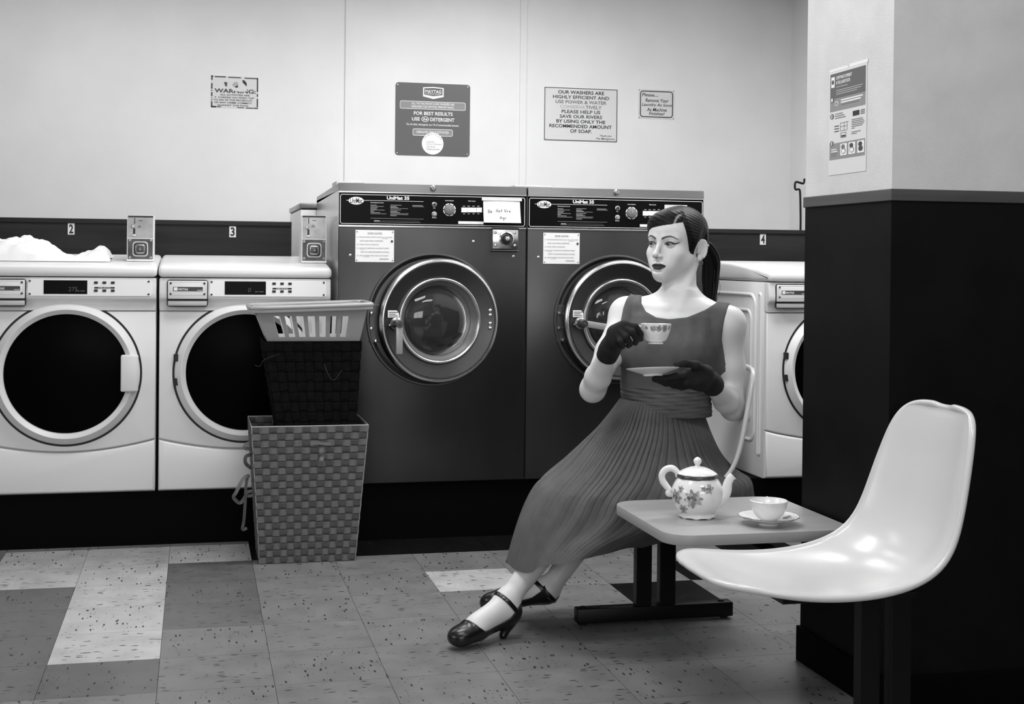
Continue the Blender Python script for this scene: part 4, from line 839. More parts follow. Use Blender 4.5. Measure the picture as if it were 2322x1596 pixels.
def saucer(t, C, r=.080, mat='china', ax=None, rim='china_band'):
    X = Matrix.Translation(C) @ (ax or Matrix.Identity(4)); n = 80
    prof = [(0.0005, .0045), (.022, .0045), (.027, .006), (.040, .009), (r*.75, .0145), (r*.93, .0195), (r, .0215), (r*.998, .0235), (r*.93, .0225), (r*.75, .0175), (.040, .0120), (.030, .0085), (.029, .001), (.0275, 0), (.025, .001), (.024, .003), (0.0005, .003)]
    prof = prof[:8]+prof[8:]
    # top then underside, closed
    top = [(0.0005, .0072), (.024, .0072), (.030, .0085), (.040, .0112), (r*.75, .0165), (r*.93, .0215), (r, .0238)]
    bot = [(r*.995, .0222), (r*.93, .0192), (r*.75, .0142), (.040, .0080), (.030, .0045), (.0285, .000), (.026, .000), (.024, .0035), (0.0005, .0038)]
    G = []
    for a, b in top+bot: G.append([X @ Vector((a*(1+.012*math.cos(20*2*math.pi*k/n)*smoothstep(.04, r, a))*math.cos(2*math.pi*k/n), a*(1+.012*math.cos(20*2*math.pi*k/n)*smoothstep(.04, r, a))*math.sin(2*math.pi*k/n), b)) for k in range(n)])
    MB().grid(G, closev=True).build('dish', mat, t, 50)
    if rim: MB().tube([X @ Vector((r*1.002*(1+.012*math.cos(20*2*math.pi*k/n))*math.cos(2*math.pi*k/n), r*1.002*(1+.012*math.cos(20*2*math.pi*k/n))*math.sin(2*math.pi*k/n), .0232)) for k in range(n)], .0008, 6, closed=True).build('gilt_rim', rim, t, 60)
sc = Vector((1.486, 3.322, TZ))
M['saucer_china'] = floral('saucer_china', [(sc.x-.050, sc.y+.004, TZ+.014, .020), (sc.x+.055, sc.y+.005, TZ+.015, .014)], ink=.05, scale=120.)
M['cup_china'] = floral('cup_china', [(sc.x+.040, sc.y-.012, TZ+.042, .010)], ink=.1, scale=160.)
ts = thing('saucer', tuple(sc), 'white china saucer with printed sprays lying on the low table', 'saucer'); saucer(ts, sc, .0805, 'saucer_china')
tc_ = thing('teacup', (sc.x, sc.y, TZ+.0072), 'white fluted teacup standing on the saucer on the table', 'teacup'); teacup(tc_, Vector((sc.x, sc.y, TZ+.0072)), .0500, .0560, mat='cup_china', ribs=24, handle=R(70))

# ================================================================== baskets
M['strap_a'] = noisy('grey_strap', .115, .15, 60., .75, bump=.5, bscale=900, stretch=(1, 1, .3)); M['strap_b'] = noisy('dark_grey_strap', .055, .078, 60., .75, bump=.5, bscale=900)
M['strap_black'] = noisy('black_strap', .003, .006, 50., .75, spec=.08, bump=.4, bscale=700); M['wire_white'] = principled('pale_wire', .38, .4)
M['tub'] = principled('grey_plastic', .33, .35)
def woven(name, label, bot, top, z0, z1, nc, nd, nr, mh, mv, skip=(), rim='wire_white', amp=.0028):
    """bot/top = (x0, x1, y0, y1); nc columns on front/back, nd on the sides, nr rows"""
    t = thing(name, ((bot[0]+bot[1])/2, (bot[2]+bot[3])/2, z0), label, 'basket')
    def corner(q, f): a = [bot[i]+(top[i]-bot[i])*f for i in range(4)]; return [Vector((a[0], a[2], 0)), Vector((a[1], a[2], 0)), Vector((a[1], a[3], 0)), Vector((a[0], a[3], 0))][q]
    N4 = [Vector((0, -1, 0)), Vector((1, 0, 0)), Vector((0, 1, 0)), Vector((-1, 0, 0))]; cnt = [nc, nd, nc, nd]
    H = (z1-z0)/nr
    jit = [[random.uniform(-.0015, .0015) for _ in range(nr)] for _ in range(4)]
    for r_ in range(nr):
        f = (r_+.5)/nr; path = []; nrm = []
        k0 = 0
        for s in range(4):
            A, B = corner(s, f), corner((s+1) % 4, f); n = cnt[s]
            for c_ in range(n):
                sg = 1 if (k0+c_+r_) % 2 == 0 else -1
                for q in (.25, .75) if c_ not in (0, n-1) else ((.02, .75) if c_ == 0 else (.25, .98)):
                    p = A.lerp(B, (c_+q)/n); p.z = z0+(r_+.5)*H+jit[s][r_]*math.sin(c_*1.7+r_); path.append(p+N4[s]*amp*sg); nrm.append(N4[s])
            k0 += n
        path.append(path[0].copy()); nrm.append(nrm[0])
        MB().strip(path, nrm, H*.90, .0016).build('hoop_strap', mh, t)
    k0 = 0
    for s in range(4):
        n = cnt[s]
        for c_ in range(n):
            path = []; nrm = []
            for r_ in range(nr):
                sg = -1 if (k0+c_+r_) % 2 == 0 else 1
                for q in (.25, .75):
                    f = (r_+q)/nr; p = corner(s, f).lerp(corner((s+1) % 4, f), (c_+.5)/n); p.z = z0+(r_+q)*H; path.append(p+N4[s]*amp*sg); nrm.append(N4[s])
            w = (corner(s, .6)-corner((s+1) % 4, .6)).length/n
            MB().strip(path, nrm, w*.90, .0016).build('upright_strap', mv, t)
        k0 += n
    MB().tube([Vector((c.x, c.y, z1)) for c in (corner(0, 1), corner(1, 1), corner(2, 1), corner(3, 1))], .0022, 8, closed=True).build('rim_wire', rim, t)
    for q in range(4): a = corner(q, 0); a.z = z0; b = corner(q, 1); b.z = z1; MB().tube([a, b], .002, 6).build('corner_wire', rim, t)
    a = corner(0, 0); b = corner(2, 0); MB().box(a.x, b.x, a.y, b.y, z0, z0+.004).build('base_board', mv, t)
    return t
gb = woven('woven_basket', 'grey woven strap basket standing on the floor under two other baskets', (.240, .594, 5.085, 5.36), (.205, .637, 5.06, 5.405), .001, .515, 14, 10, 20, 'strap_a', 'strap_b')
# loose straps
def loose(px, w, mat, y=5.10):
    pts = [onY(a, b, y+c_) for a, b, c_ in px]; pts = catmull(pts, 24); MB().strip(pts, [(-.25, -1, .15)]*24, w, .0016).build('loose_strap', mat, gb)
loose([(566, 1078, .0), (552, 1085, -.02), (536, 1115, -.03), (530, 1128, -.02), (545, 1140, 0), (560, 1120, .02)], .013, 'strap_a')
loose([(563, 1076, .0), (558, 1100, -.02), (556, 1140, -.02), (553, 1180, -.02), (550, 1200, -.02), (560, 1197, -.02)], .011, 'strap_b')
loose([(572, 1030, .0), (558, 1035, -.01), (557, 1050, -.01), (570, 1062, 0)], .013, 'strap_b'); loose([(573, 1002, .0), (558, 1008, -.01), (556, 1016, -.01), (572, 1018, 0)], .014, 'strap_a'); loose([(575, 1112, .0), (560, 1116, -.01), (562, 1124, -.01), (576, 1122, 0)], .012, 'strap_a')
loose([(729, 1015, -.05), (729, 1026, -.055), (731, 1034, -.05), (728, 1044, -.056), (727, 1052, -.05)], .0155, 'strap_a'); loose([(704, 1006, -.048), (718, 1004, -.052), (735, 1006, -.054), (750, 1007, -.048)], .012, 'strap_a', 5.10)
db = woven('dark_woven_basket', 'black woven strap basket nested in the grey basket', (.345, .580, 5.13, 5.34), (.247, .612, 5.095, 5.375), .26, .828, 10, 7, 15, 'strap_black', 'strap_black', rim='strap_black')
for a_ in ([(640, 800, -.0), (600, 815, -.03), (590, 830, -.02), (578, 828, -.02)], [(735, 825, 0), (745, 850, -.02), (757, 862, -.02), (775, 840, -.01)]): MB().tube(catmull([onY(x, y, 5.10+c_) for x, y, c_ in a_], 14), .0006, 5).build('loose_thread', 'strap_b', db)
# plastic laundry basket on top
def laundry_basket():
    t = thing('laundry_basket', (.43, 5.23, .83), 'light grey plastic laundry basket with slotted sides on top of the stack', 'basket')
    zb, zt = .830, .957; bot = (.262, .607, 5.105, 5.33); top = (.212, .632, 5.065, 5.365)
    def q(s, u, v, d=0.):
        a = [bot[i]+(top[i]-bot[i])*v for i in range(4)]; C = [Vector((a[0]+d, a[2]+d, 0)), Vector((a[1]-d, a[2]+d, 0)), Vector((a[1]-d, a[3]-d, 0)), Vector((a[0]+d, a[3]-d, 0))]
        p = C[s].lerp(C[(s+1) % 4], u); p.z = zb+(zt-zb)*v; return p
    mb = MB()
    def cell(s, u0, u1, v0, v1):
        def f(tm_):
            V = [tm_.verts.new(q(s, u, v, d)) for d in (0, .003) for u, v in ((u0, v0), (u1, v0), (u1, v1), (u0, v1))]
            for fc in ((0, 1, 2, 3), (7, 6, 5, 4), (0, 4, 5, 1), (1, 5, 6, 2), (2, 6, 7, 3), (3, 7, 4, 0)): tm_.faces.new([V[k] for k in fc])
        mb._new(f)
    for s in range(4):
        long = s in (0, 2); k = 7 if long else 4; a0, a1 = (.135, .845) if long else (.15, .85)
        cell(s, 0, 1, 0, .12); cell(s, 0, 1, .74, 1.0); cell(s, 0, a0, .12, .74); cell(s, a1, 1, .12, .74)
        st = (a1-a0)/(k-.38); 
        for m in range(k-1): cell(s, a0+st*m+st*.62, a0+st*(m+1), .12, .74)
    mb.box(bot[0], bot[1], bot[2], bot[3], zb-.001, zb+.003)
    mb.build('tub', 'tub', t)
    # rolled rim, left handle drooping, right end raised
    rim = []
    P0 = [(.200, 5.10), (.215, 5.055), (.30, 5.040), (.54, 5.040), (.630, 5.052), (.650, 5.10), (.650, 5.34), (.630, 5.370), (.54, 5.382), (.30, 5.382), (.215, 5.375), (.200, 5.36)]
    n = 72; pts = []
    for k in range(n):
        f = k/n*12; i = int(f); u = f-i; a, b, c, d = [np.array(P0[(i+j-1) % 12]) for j in range(4)]
        p = .5*((2*b)+(-a+c)*u+(2*a-5*b+4*c-d)*u*u+(-a+3*b-3*c+d)*u**3); pts.append((p[0], p[1], .9605+(p[0]-.42)*.035))
    MB().tube(pts, .0085, 10, closed=True).build('rim', 'tub', t, 60)
    ctr = np.array((.425, 5.23))
    G = []
    for s_, dz in ((.955, .004), (1.0, .0095), (1.02, -.006), (1.015, -.017)): G.append([(ctr[0]+(p[0]-ctr[0])*s_, ctr[1]+(p[1]-ctr[1])*s_, p[2]+dz) for p in pts])
    MB().grid(G, closev=True).build('rim_flange', 'tub', t, 60)
    G = [[(ctr[0]+(p[0]-ctr[0])*s_, ctr[1]+(p[1]-ctr[1])*s_, p[2]+dz) for p in pts] for s_, dz in ((.97, .004), (.93, -.010))]
    MB().grid(G, closev=True).build('inner_lip', 'tub', t, 60)
    return t
laundry_basket()
# ================================================================== the seated woman
class Field:
    """signed-distance volume on a (non-uniform) tensor grid, sculpted with smooth unions and polygonised with surface nets"""
    def __init__(s, gx, gy, gz): s.g = [np.asarray(a, np.float32) for a in (gx, gy, gz)]; s.F = np.full([len(a) for a in s.g], .2, np.float32)
    def sl(s, lo, hi): return tuple(slice(max(0, int(np.searchsorted(a, l))-1), int(np.searchsorted(a, h))+1) for a, l, h in zip(s.g, lo, hi))
    def P(s, q): return s.g[0][q[0]][:, None, None], s.g[1][q[1]][None, :, None], s.g[2][q[2]][None, None, :]
    def add(s, prim, k=.01):
        fn, lo, hi = prim; pad = k+.012; q = s.sl([a-pad for a in lo], [a+pad for a in hi]); d = fn(*s.P(q)).astype(np.float32); A = s.F[q]
        h = np.maximum(k-np.abs(A-d), 0)/k; s.F[q] = np.minimum(A, d)-h*h*k*.25
    def sub(s, prim, k=.005):
        fn, lo, hi = prim; pad = k+.012; q = s.sl([a-pad for a in lo], [a+pad for a in hi]); d = -fn(*s.P(q)).astype(np.float32); A = s.F[q]
        h = np.maximum(k-np.abs(A-d), 0)/k; s.F[q] = np.maximum(A, d)+h*h*k*.25
    def mesh(s):
        F = s.F; S = F < 0; gx, gy, gz = s.g
        n = np.zeros([a-1 for a in F.shape], np.int8)
        for i in (0, 1):
            for j in (0, 1):
                for k in (0, 1): n += S[i:F.shape[0]-1+i, j:F.shape[1]-1+j, k:F.shape[2]-1+k]
        act = (n > 0) & (n < 8); idx = np.full(act.shape, -1, np.int32); I = np.argwhere(act); idx[act] = np.arange(len(I)); i0, j0, k0 = I.T
        acc = np.zeros((len(I), 3)); cnt = np.zeros(len(I)); cs = [(a, b, c) for a in (0, 1) for b in (0, 1) for c in (0, 1)]
        co = lambda c: np.stack([gx[i0+c[0]], gy[j0+c[1]], gz[k0+c[2]]], 1)
        for a in cs:
            for ax in range(3):
                if a[ax] == 0:
                    b = list(a); b[ax] = 1; fa = F[i0+a[0], j0+a[1], k0+a[2]]; fb = F[i0+b[0], j0+b[1], k0+b[2]]; m = (fa < 0) != (fb < 0)
                    t = np.where(m, fa/np.where(m, fa-fb, 1), 0)[:, None]; acc += np.where(m[:, None], co(a)*(1-t)+co(b)*t, 0); cnt += m
        V = acc/cnt[:, None]; Q = []
        for ax in range(3):
            o = [(1, 2), (2, 0), (0, 1)][ax]; sh = list(F.shape); a = [slice(None)]*3; b = [slice(None)]*3; a[ax] = slice(0, -1); b[ax] = slice(1, None)
            for d in o: a[d] = slice(1, -1); b[d] = slice(1, -1)
            A, B = S[tuple(a)], S[tuple(b)]; E = np.argwhere(A != B)
            if not len(E): continue
            fl = A[tuple(E.T)]; c = E.copy()
            for d in o: c[:, d] += 1
            def cell(du, dv): e = c.copy(); e[:, o[0]] -= du; e[:, o[1]] -= dv; return idx[e[:, 0], e[:, 1], e[:, 2]]
            q = np.stack([cell(1, 1), cell(0, 1), cell(0, 0), cell(1, 0)], 1); q[~fl] = q[~fl][:, ::-1]; Q.append(q)
        return V, np.concatenate(Q)
def npmesh(name, V, Q, mat, parent, col=None):
    me = bpy.data.meshes.new(name); me.vertices.add(len(V)); me.vertices.foreach_set('co', np.asarray(V, np.float32).ravel())
    me.loops.add(Q.size); me.loops.foreach_set('vertex_index', Q.astype(np.int32).ravel()); me.polygons.add(len(Q))
    me.polygons.foreach_set('loop_start', np.arange(0, Q.size, Q.shape[1], dtype=np.int32)); me.update(); me.validate()
    if col is not None:
        at = me.color_attributes.new('tone', 'FLOAT_COLOR', 'POINT'); c4 = np.ones((len(V), 4), np.float32); c4[:, :3] = np.asarray(col)[:, None]; at.data.foreach_set('color', c4.ravel())
    return link(name, me, mat, parent, 0)
def relax(V, Q, it=2, lam=.5, w=None):
    V = V.copy(); e = np.concatenate([Q[:, [0, 1]], Q[:, [1, 2]], Q[:, [2, 3]], Q[:, [3, 0]]]); e = np.concatenate([e, e[:, ::-1]])
    deg = np.bincount(e[:, 0], minlength=len(V))[:, None]
    for _ in range(it):
        S_ = np.stack([np.bincount(e[:, 0], V[e[:, 1], d], len(V)) for d in range(3)], 1)/np.maximum(deg, 1); D = (S_-V)*lam
        V += D if w is None else D*w[:, None]
    return V
def cone(a, b, ra, rb):
    a, b = np.array(a, float), np.array(b, float); ba = b-a; L2 = ba@ba; m = max(ra, rb)
    def f(X, Y, Z):
        px, py, pz = X-a[0], Y-a[1], Z-a[2]; t = np.clip((px*ba[0]+py*ba[1]+pz*ba[2])/L2, 0, 1)
        return np.sqrt((px-t*ba[0])**2+(py-t*ba[1])**2+(pz-t*ba[2])**2)-(ra+(rb-ra)*t)
    return f, np.minimum(a, b)-m, np.maximum(a, b)+m
def ell(c, r, ax=None):
    c = np.array(c, float); ax = np.eye(3) if ax is None else np.asarray(ax, float); m = max(r)
    def f(X, Y, Z):
        px, py, pz = X-c[0], Y-c[1], Z-c[2]; q = [(px*ax[i][0]+py*ax[i][1]+pz*ax[i][2]) for i in range(3)]
        k0 = np.sqrt(sum((q[i]/r[i])**2 for i in range(3))); k1 = np.sqrt(sum((q[i]/r[i]**2)**2 for i in range(3)))+1e-9
        return k0*(k0-1)/k1
    return f, c-m, c+m
A3 = lambda v: np.array(v[:], float)
toC = np.array([-.337, -.9415, 0.]); imR = np.array([.9415, -.337, 0.]); UPV = np.array([0, 0, 1.])
def turned(deg): a = R(deg); f = toC*math.cos(a)-imR*math.sin(a); return f, np.array([-f[1], f[0], 0.])   # forward, her left
# head frame
hF, hL = turned(33.); HS = 1.04
_hc = onY(1532, 553, 4.06); HC = np.array([_hc.x, _hc.y, 1.197])
roll = R(2.0); hU = UPV*math.cos(roll)+hL*math.sin(roll); hLr = hL*math.cos(roll)-UPV*math.sin(roll)
HAX = np.array([hLr, hF, hU])
def hp(x, y, z): return HC+HS*(hLr*x+hF*y+hU*z)
def hloc(V): return ((V-HC) @ HAX.T)/HS
def hel(c, r): return ell(hp(*c), [q*HS for q in r], HAX)
def hco(a, b, ra, rb): return cone(hp(*a), hp(*b), ra*HS, rb*HS)
# torso frame
tF, tL = turned(10.)
TORSO_Z = np.array([.44, .50, .56, .62, .67, .71, .76, .82, .88, .93, .97, 1.005, 1.03, 1.06])
TORSO_A = np.array([.120, .125, .128, .132, .138, .135, .140, .150, .157, .154, .142, .115, .075, .052])
TORSO_B = np.array([.090, .092, .094, .095, .096, .093, .094, .100, .106, .102, .090, .070, .056, .050])
TORSO_PX = np.array([1500, 1503, 1506, 1509, 1512, 1512, 1513, 1518, 1524, 1530, 1534, 1538, 1539, 1540.])
YT = 4.045
TORSO_C = np.array([[onY(px, 700, YT).x, onY(px, 700, YT).y] for px in TORSO_PX])
def torso_prim(slim=False):
    def f(X, Y, Z):
        q_ = np.interp(Z, [.62, .72], [.74, 1.]) if slim else 1.
        a = np.interp(Z, TORSO_Z, TORSO_A)*q_; b = np.interp(Z, TORSO_Z, TORSO_B)*q_; cx = np.interp(Z, TORSO_Z, TORSO_C[:, 0]); cy = np.interp(Z, TORSO_Z, TORSO_C[:, 1])
        px, py = X-cx, Y-cy; u = px*tL[0]+py*tL[1]; v = px*tF[0]+py*tF[1]
        k0 = np.sqrt((u/a)**2+(v/b)**2)+1e-6; k1 = np.sqrt((u/a**2)**2+(v/b**2)**2)+1e-6; d = k0*(k0-1)/k1
        return np.maximum(d, np.maximum(Z-1.05, .46-Z))
    return f, np.array([1.2, 3.85, .43]), np.array([1.78, 4.25, 1.07])
def tp(x, y, z):
    cx = np.interp(z, TORSO_Z, TORSO_C[:, 0]); cy = np.interp(z, TORSO_Z, TORSO_C[:, 1]); return np.array([cx, cy, z])+np.append((tL*x+tF*y)[:2], 0)
SR = tp(-.163, -.012, .966); SL = tp(.166, -.008, .944)
ER = A3(onY(1344, 883, 3.985)); WR = A3(onY(1382, 793, 3.83)); EL = A3(onY(1662, 925, 3.985)); WL = A3(onY(1612, 868, 3.83))
def upper_parts(slim=False):
    """prims shared by the skin and the dress bodice"""
    return [(torso_prim(slim), .02), (ell(tp(.072, .062, .862), (.058, .055, .055)), .04), (ell(tp(-.072, .062, .866), (.058, .055, .055)), .04),
            (cone(tp(0, -.034, 1.012), SR+np.array([0, 0, .014]), .043, .036), .035), (cone(tp(0, -.034, 1.012), SL+np.array([0, 0, .014]), .043, .036), .035),
            (ell(SR, (.050, .050, .052)), .03), (ell(SL, (.050, .050, .052)), .03)]+[(cone(S_, S_*.5+E_*.5, .0475, .0435), .035) for S_, E_ in ((SR, ER), (SL, EL))]+[(cone(tp(sx*.020, .066, .990), tp(sx*.125, .022, .998 if sx < 0 else .980), .0085, .0080), .018) for sx in (1, -1)]
# legs
KN = A3(onY(1312, 1142, 4.03)); AN = A3(onY(1150, 1362, 3.965)); KF = A3(onY(1385, 1130, 4.14)); AF = A3(onY(1243, 1338, 4.13))
HN = tp(.09, 0, .50); HFa = tp(-.08, 0, .50); HN[0] -= .02; HFa[0] -= .02; HFa[1] += .05
HTn = A3(onY(1170, 1398, 3.975)); TOn = np.array([.748, 3.862, .026]); HTf = A3(onY(1258, 1352, 4.14)); TOf = A3(onY(1104, 1372, 4.17))
def foot_frame(H, T, upv=(0, 0, 1)):
    d = T-H; L = np.linalg.norm(d); u = d/L; w = np.array(upv, float); w = w-u*(w@u); w /= np.linalg.norm(w); return u, np.cross(w, u), w, L
def foot_prims(H, T, A, upv):
    u, s, w, L = foot_frame(H, T, upv); P = lambda a, b, c: H+u*a*L+s*b+w*c
    return [(ell(P(.12, 0, .022), (.034, .027, .030), [u, s, w]), .02), (cone(P(.12, 0, .03), A, .030, .031), .03), (cone(P(.15, 0, .028), P(.62, 0, .020), .028, .030), .025),
            (cone(A+(P(.3, 0, .045)-A)*.2, P(.68, 0, .022), .030, .026), .03), (ell(P(.74, 0, .012), (.050, .038, .022), [u, s, w]), .02), (ell(P(.88, 0, .008), (.036, .031, .017), [u, s, w]), .02)]
UPn = (0, 0, 1); UPf = (-.1, .55, .8)
def head_prims():
    return ((hel((0, -.014, .026), (.0735, .094, .076)), .001), (hel((0, .030, -.040), (.0555, .058, .070)), .035), (hel((0, .048, .040), (.056, .042, .046)), .03),
                  (hel((0, .074, -.0905), (.0175, .0195, .0145)), .03), (hco((.047, .0, -.044), (.008, .072, -.095), .015, .0110), .028), (hco((-.047, .0, -.044), (-.008, .072, -.095), .015, .0110), .028),
                  (hel((.040, .060, -.030), (.020, .018, .018)), .025), (hel((-.040, .060, -.030), (.020, .018, .018)), .025),
                  (hco((.014, .083, .015), (.044, .067, .017), .0075, .007), .016), (hco((-.014, .083, .015), (-.044, .067, .017), .0075, .007), .016),
                  (hel((0, .083, -.068), (.026, .012, .020)), .02), (hel((.027, .064, -.056), (.018, .018, .022)), .022), (hel((-.027, .064, -.056), (.018, .018, .022)), .022), (hel((.043, .020, -.050), (.012, .022, .020)), .022), (hel((-.043, .020, -.050), (.012, .022, .020)), .022))
def body_field():
    def axis(l, h, fl, fh, c=.0055, f=.00125): return np.concatenate([np.arange(l, fl, c), np.arange(fl, fh, f), np.arange(fh, h, c)])
    F = Field(axis(.70, 1.80, HC[0]-.105, HC[0]+.105), axis(3.70, 4.30, HC[1]-.125, HC[1]+.125), axis(0.0, 1.34, 1.066, 1.325))
    # head
    for pr, k in head_prims(): F.add(pr, k*HS)
    for sx in (1, -1): F.sub(hel((sx*.030, .0985, -.001), (.0175, .0135, .0110)), .014)
    for sx in (1, -1): F.add(hel((sx*.0305, .0748, -.0005), (.0150, .0138, .0128)), .004)
    for pr, k in ((hco((0, .0845, .010), (0, .1065, -.030), .0052, .0078), .011), (hel((0, .1095, -.0335), (.0088, .0085, .0078)), .006), (hel((.0105, .0980, -.0375), (.0062, .0085, .0062)), .006), (hel((-.0105, .0980, -.0375), (.0062, .0085, .0062)), .006),
                  (hco((-.009, .0935, -.0640), (.015, .0935, -.0640), .0046, .0046), .006), (hel((.0030, .0955, -.0635), (.011, .0055, .0042)), .005), (hel((.0030, .0940, -.0735), (.0150, .0068, .0058)), .005)): F.add(pr, k)
    F.sub(hco((-.018, .0975, -.0680), (.024, .0960, -.0675), .0008, .0008), .003); F.sub(hel((0, .096, -.083), (.014, .005, .004)), .006)
    for sx in (1, -1):
        n_ = np.array([sx*.88, .47, 0.]); b_ = np.array([sx*.47, -.88, 0.]); u_ = np.array([0, -.16, .987]); c_ = np.array([sx*.0765, -.028, -.014]); wa = [v @ HAX for v in (n_, b_, u_)]
        q = lambda a, b, d: hp(*(c_+n_*a+b_*b+u_*d))
        F.add(ell(q(0, 0, .001), (.0052*HS, .0165*HS, .0300*HS), wa), .006)
        rim = [q(.0025, .0150*math.cos(R(t_))*(1.0 if t_ < 120 else .85), .0285*math.sin(R(t_))) for t_ in range(-50, 191, 20)]
        for i_ in range(len(rim)-1): F.add(cone(rim[i_], rim[i_+1], .0036, .0036), .003)
        F.add(ell(q(.001, -.004, -.027), (.0050, .0085, .0095), wa), .005); F.sub(ell(q(.0075, .001, .004), (.0070, .0098, .0190), wa), .004); F.sub(ell(q(.0085, -.004, -.010), (.0085, .0070, .0085), wa), .003)
        F.add(ell(q(.003, -.0125, -.006), (.004, .0045, .0065), wa), .004)
    # neck, shoulders, torso
    F.add(cone(hp(.004, -.026, -.065), tp(0, -.012, 1.02), .0500, .0545), .022); F.add(cone(hp(0, .004, -.075), tp(0, .026, 1.0), .036, .036), .022)
    F.add(cone(hp(.052, -.030, -.055), tp(.020, .060, 1.003), .010, .009), .022); F.add(cone(hp(-.046, -.026, -.055), tp(-.016, .060, 1.000), .009, .008), .018)
    for pr, k in upper_parts(True): F.add(pr, k)
    # arms
    for S_, E_, W_ in ((SR, ER, WR), (SL, EL, WL)):
        m = S_*.5+E_*.5; F.add(cone(m, E_, .0435, .0345), .02); f1 = E_*.68+W_*.32; F.add(cone(E_, f1, .0345, .0375), .030); F.add(cone(f1, W_, .0375, .0250), .02)
    # legs
    for H_, K_, A_ in ((HN, KN, AN), (HFa, KF, AF)):
        F.add(cone(H_, K_, .066, .043), .02); c_ = K_*.68+A_*.32; F.add(cone(K_, c_, .041, .0455), .02); F.add(cone(c_, A_, .0455, .0300), .02)
    for pr, k in foot_prims(HTn, TOn, AN, UPn)+foot_prims(HTf, TOf, AF, UPf): F.add(pr, k)
    return F
def polyd(x, z, pts):
    """distance to a polyline and position along it (0..1)"""
    best = np.full(x.shape, 9.); tt = np.zeros(x.shape); n = len(pts)-1
    for i in range(n):
        a, b = np.array(pts[i]), np.array(pts[i+1]); d = b-a; t = np.clip(((x-a[0])*d[0]+(z-a[1])*d[1])/(d@d), 0, 1); q = np.hypot(x-a[0]-t*d[0], z-a[1]-t*d[1])
        m = q < best; best = np.where(m, q, best); tt = np.where(m, (i+t)/n, tt)
    return best, tt
SKIN = .66
def paint_face(V):
    c = np.full(len(V), SKIN); L = hloc(V); x, y, z = L.T; front = (y > .035) & (np.abs(z) < .13) & (np.abs(x) < .08)
    def mix(m, v): nonlocal c; m = np.clip(np.where(front, m, 0), 0, 1); c = c*(1-m)+v*m
    for s in (1, -1):
        X = x*s
        # lid shadow / socket tone, lid crease
        dx = (X-.0305)/.0150; up = .0060*(1-np.abs(dx)**2.2)-.0004+.0010*dx; lo = -.0050*(1-np.abs(dx)**2.0)+.0006*dx; ins = (np.abs(dx) < 1) & (z < up) & (z > lo)
        mix(ins.astype(float), .30)
        gx = .0305-s*.0022; r = np.hypot(X-gx, z-.0004); mix(np.where(ins, smoothstep(.0071, .0063, r), 0), .022); mix(np.where(ins, smoothstep(.0028, .0022, r), 0), .004)
        mix(np.where(ins, smoothstep(.0013, .0008, np.hypot(X-gx-.0018, z-.0028)), 0), .8)  # small bright catchlight painted into the iris colour
        up_l = [(.0305+.0150*q, .0060*(1-abs(q)**2.2)-.0004+.0010*q) for q in np.linspace(-1, 1, 15)]+[(.0485, .0022), (.0535, .0048)]
        d, t = polyd(X, z, up_l); th = np.interp(t, [0, .25, .6, .85, 1], [.0008, .0013, .0020, .0018, .0005]); mix(smoothstep(th+.0010, th, d), .008)
        lo_l = [(.0305+.0150*q, -.0050*(1-abs(q)**2)+.0006*q) for q in np.linspace(-1, 1, 11)]; d, t = polyd(X, z, lo_l); mix(.55*smoothstep(.0018, .0004, d), .10)
        cr = [(.0165, .0036), (.0225, .0080), (.0305, .0096), (.0385, .0086), (.0455, .0052)]; d, t = polyd(X, z, cr); mix(.38*smoothstep(.0016, .0003, d), .16)
        br = [(.0125, .0150), (.0165, .0175), (.0260, .0212), (.0350, .0228), (.0440, .0205), (.0530, .0150)]; d, t = polyd(X, z, br); th = np.interp(t, [0, .2, .6, 1], [.0028, .0030, .0023, .0007]); mix(.93*smoothstep(th+.0014, th*.6, d), .028)
        # nostril
        mix(np.where(y > .09, .8*smoothstep(.0034, .0016, np.hypot((X-.0068)*.8, (z+.0432)*1.5)), 0), .06)
    # lips
    x0_ = x; x = x-.0035; q = x/.0240; ql = np.clip(1-q*q, 0, 1); mid = -.0678+.0012*np.abs(q)**2
    top = mid+.0088*ql**.75-.0016*np.exp(-(x/.0038)**2); bot = mid-.0108*ql**.62
    inl = (np.abs(q) < 1) & (y > .07)
    mix(np.where(inl, smoothstep(-.0006, .0004, top-z)*smoothstep(-.0006, .0004, z-bot), 0), .035)
    mix(np.where(inl, smoothstep(.0012, .0003, np.abs(z-mid)), 0), .006)
    # side of the head under the hair is dark at the roots
    return c
M['skin'] = principled('skin', SKIN, .42, spec=.35)
N_, L_, b_ = nodes(M['skin']); at_ = N_.new('ShaderNodeAttribute'); at_.attribute_name = 'tone'; L_.new(at_.outputs['Color'], b_.inputs['Base Color'])
nz_ = N_.new('ShaderNodeTexNoise'); nz_.inputs['Scale'].default_value = 700; bp_ = N_.new('ShaderNodeBump'); bp_.inputs['Strength'].default_value = .05; bp_.inputs['Distance'].default_value = .001; L_.new(nz_.outputs['Fac'], bp_.inputs['Height']); L_.new(bp_.outputs['Normal'], b_.inputs['Normal'])
M['dress'] = noisy('grey_dress_cloth', .092, .110, 30., .8, spec=.2, bump=.2, bscale=1400)
M['glove'] = noisy('black_glove_cloth', .012, .018, 40., .75, spec=.2, bump=.3, bscale=1200)
M['shoe'] = principled('black_leather', .006, .28)
M['hair'] = principled('dark_hair', .012, .45, spec=.13)
N_, L_, b_ = nodes(M['hair']); at_ = N_.new('ShaderNodeAttribute'); at_.attribute_name = 'tone'; L_.new(at_.outputs['Color'], b_.inputs['Base Color'])
pw = thing('person', (1.45, 4.05, 0), 'woman in a sleeveless pleated dress and dark gloves sitting with teacup and saucer', 'person')
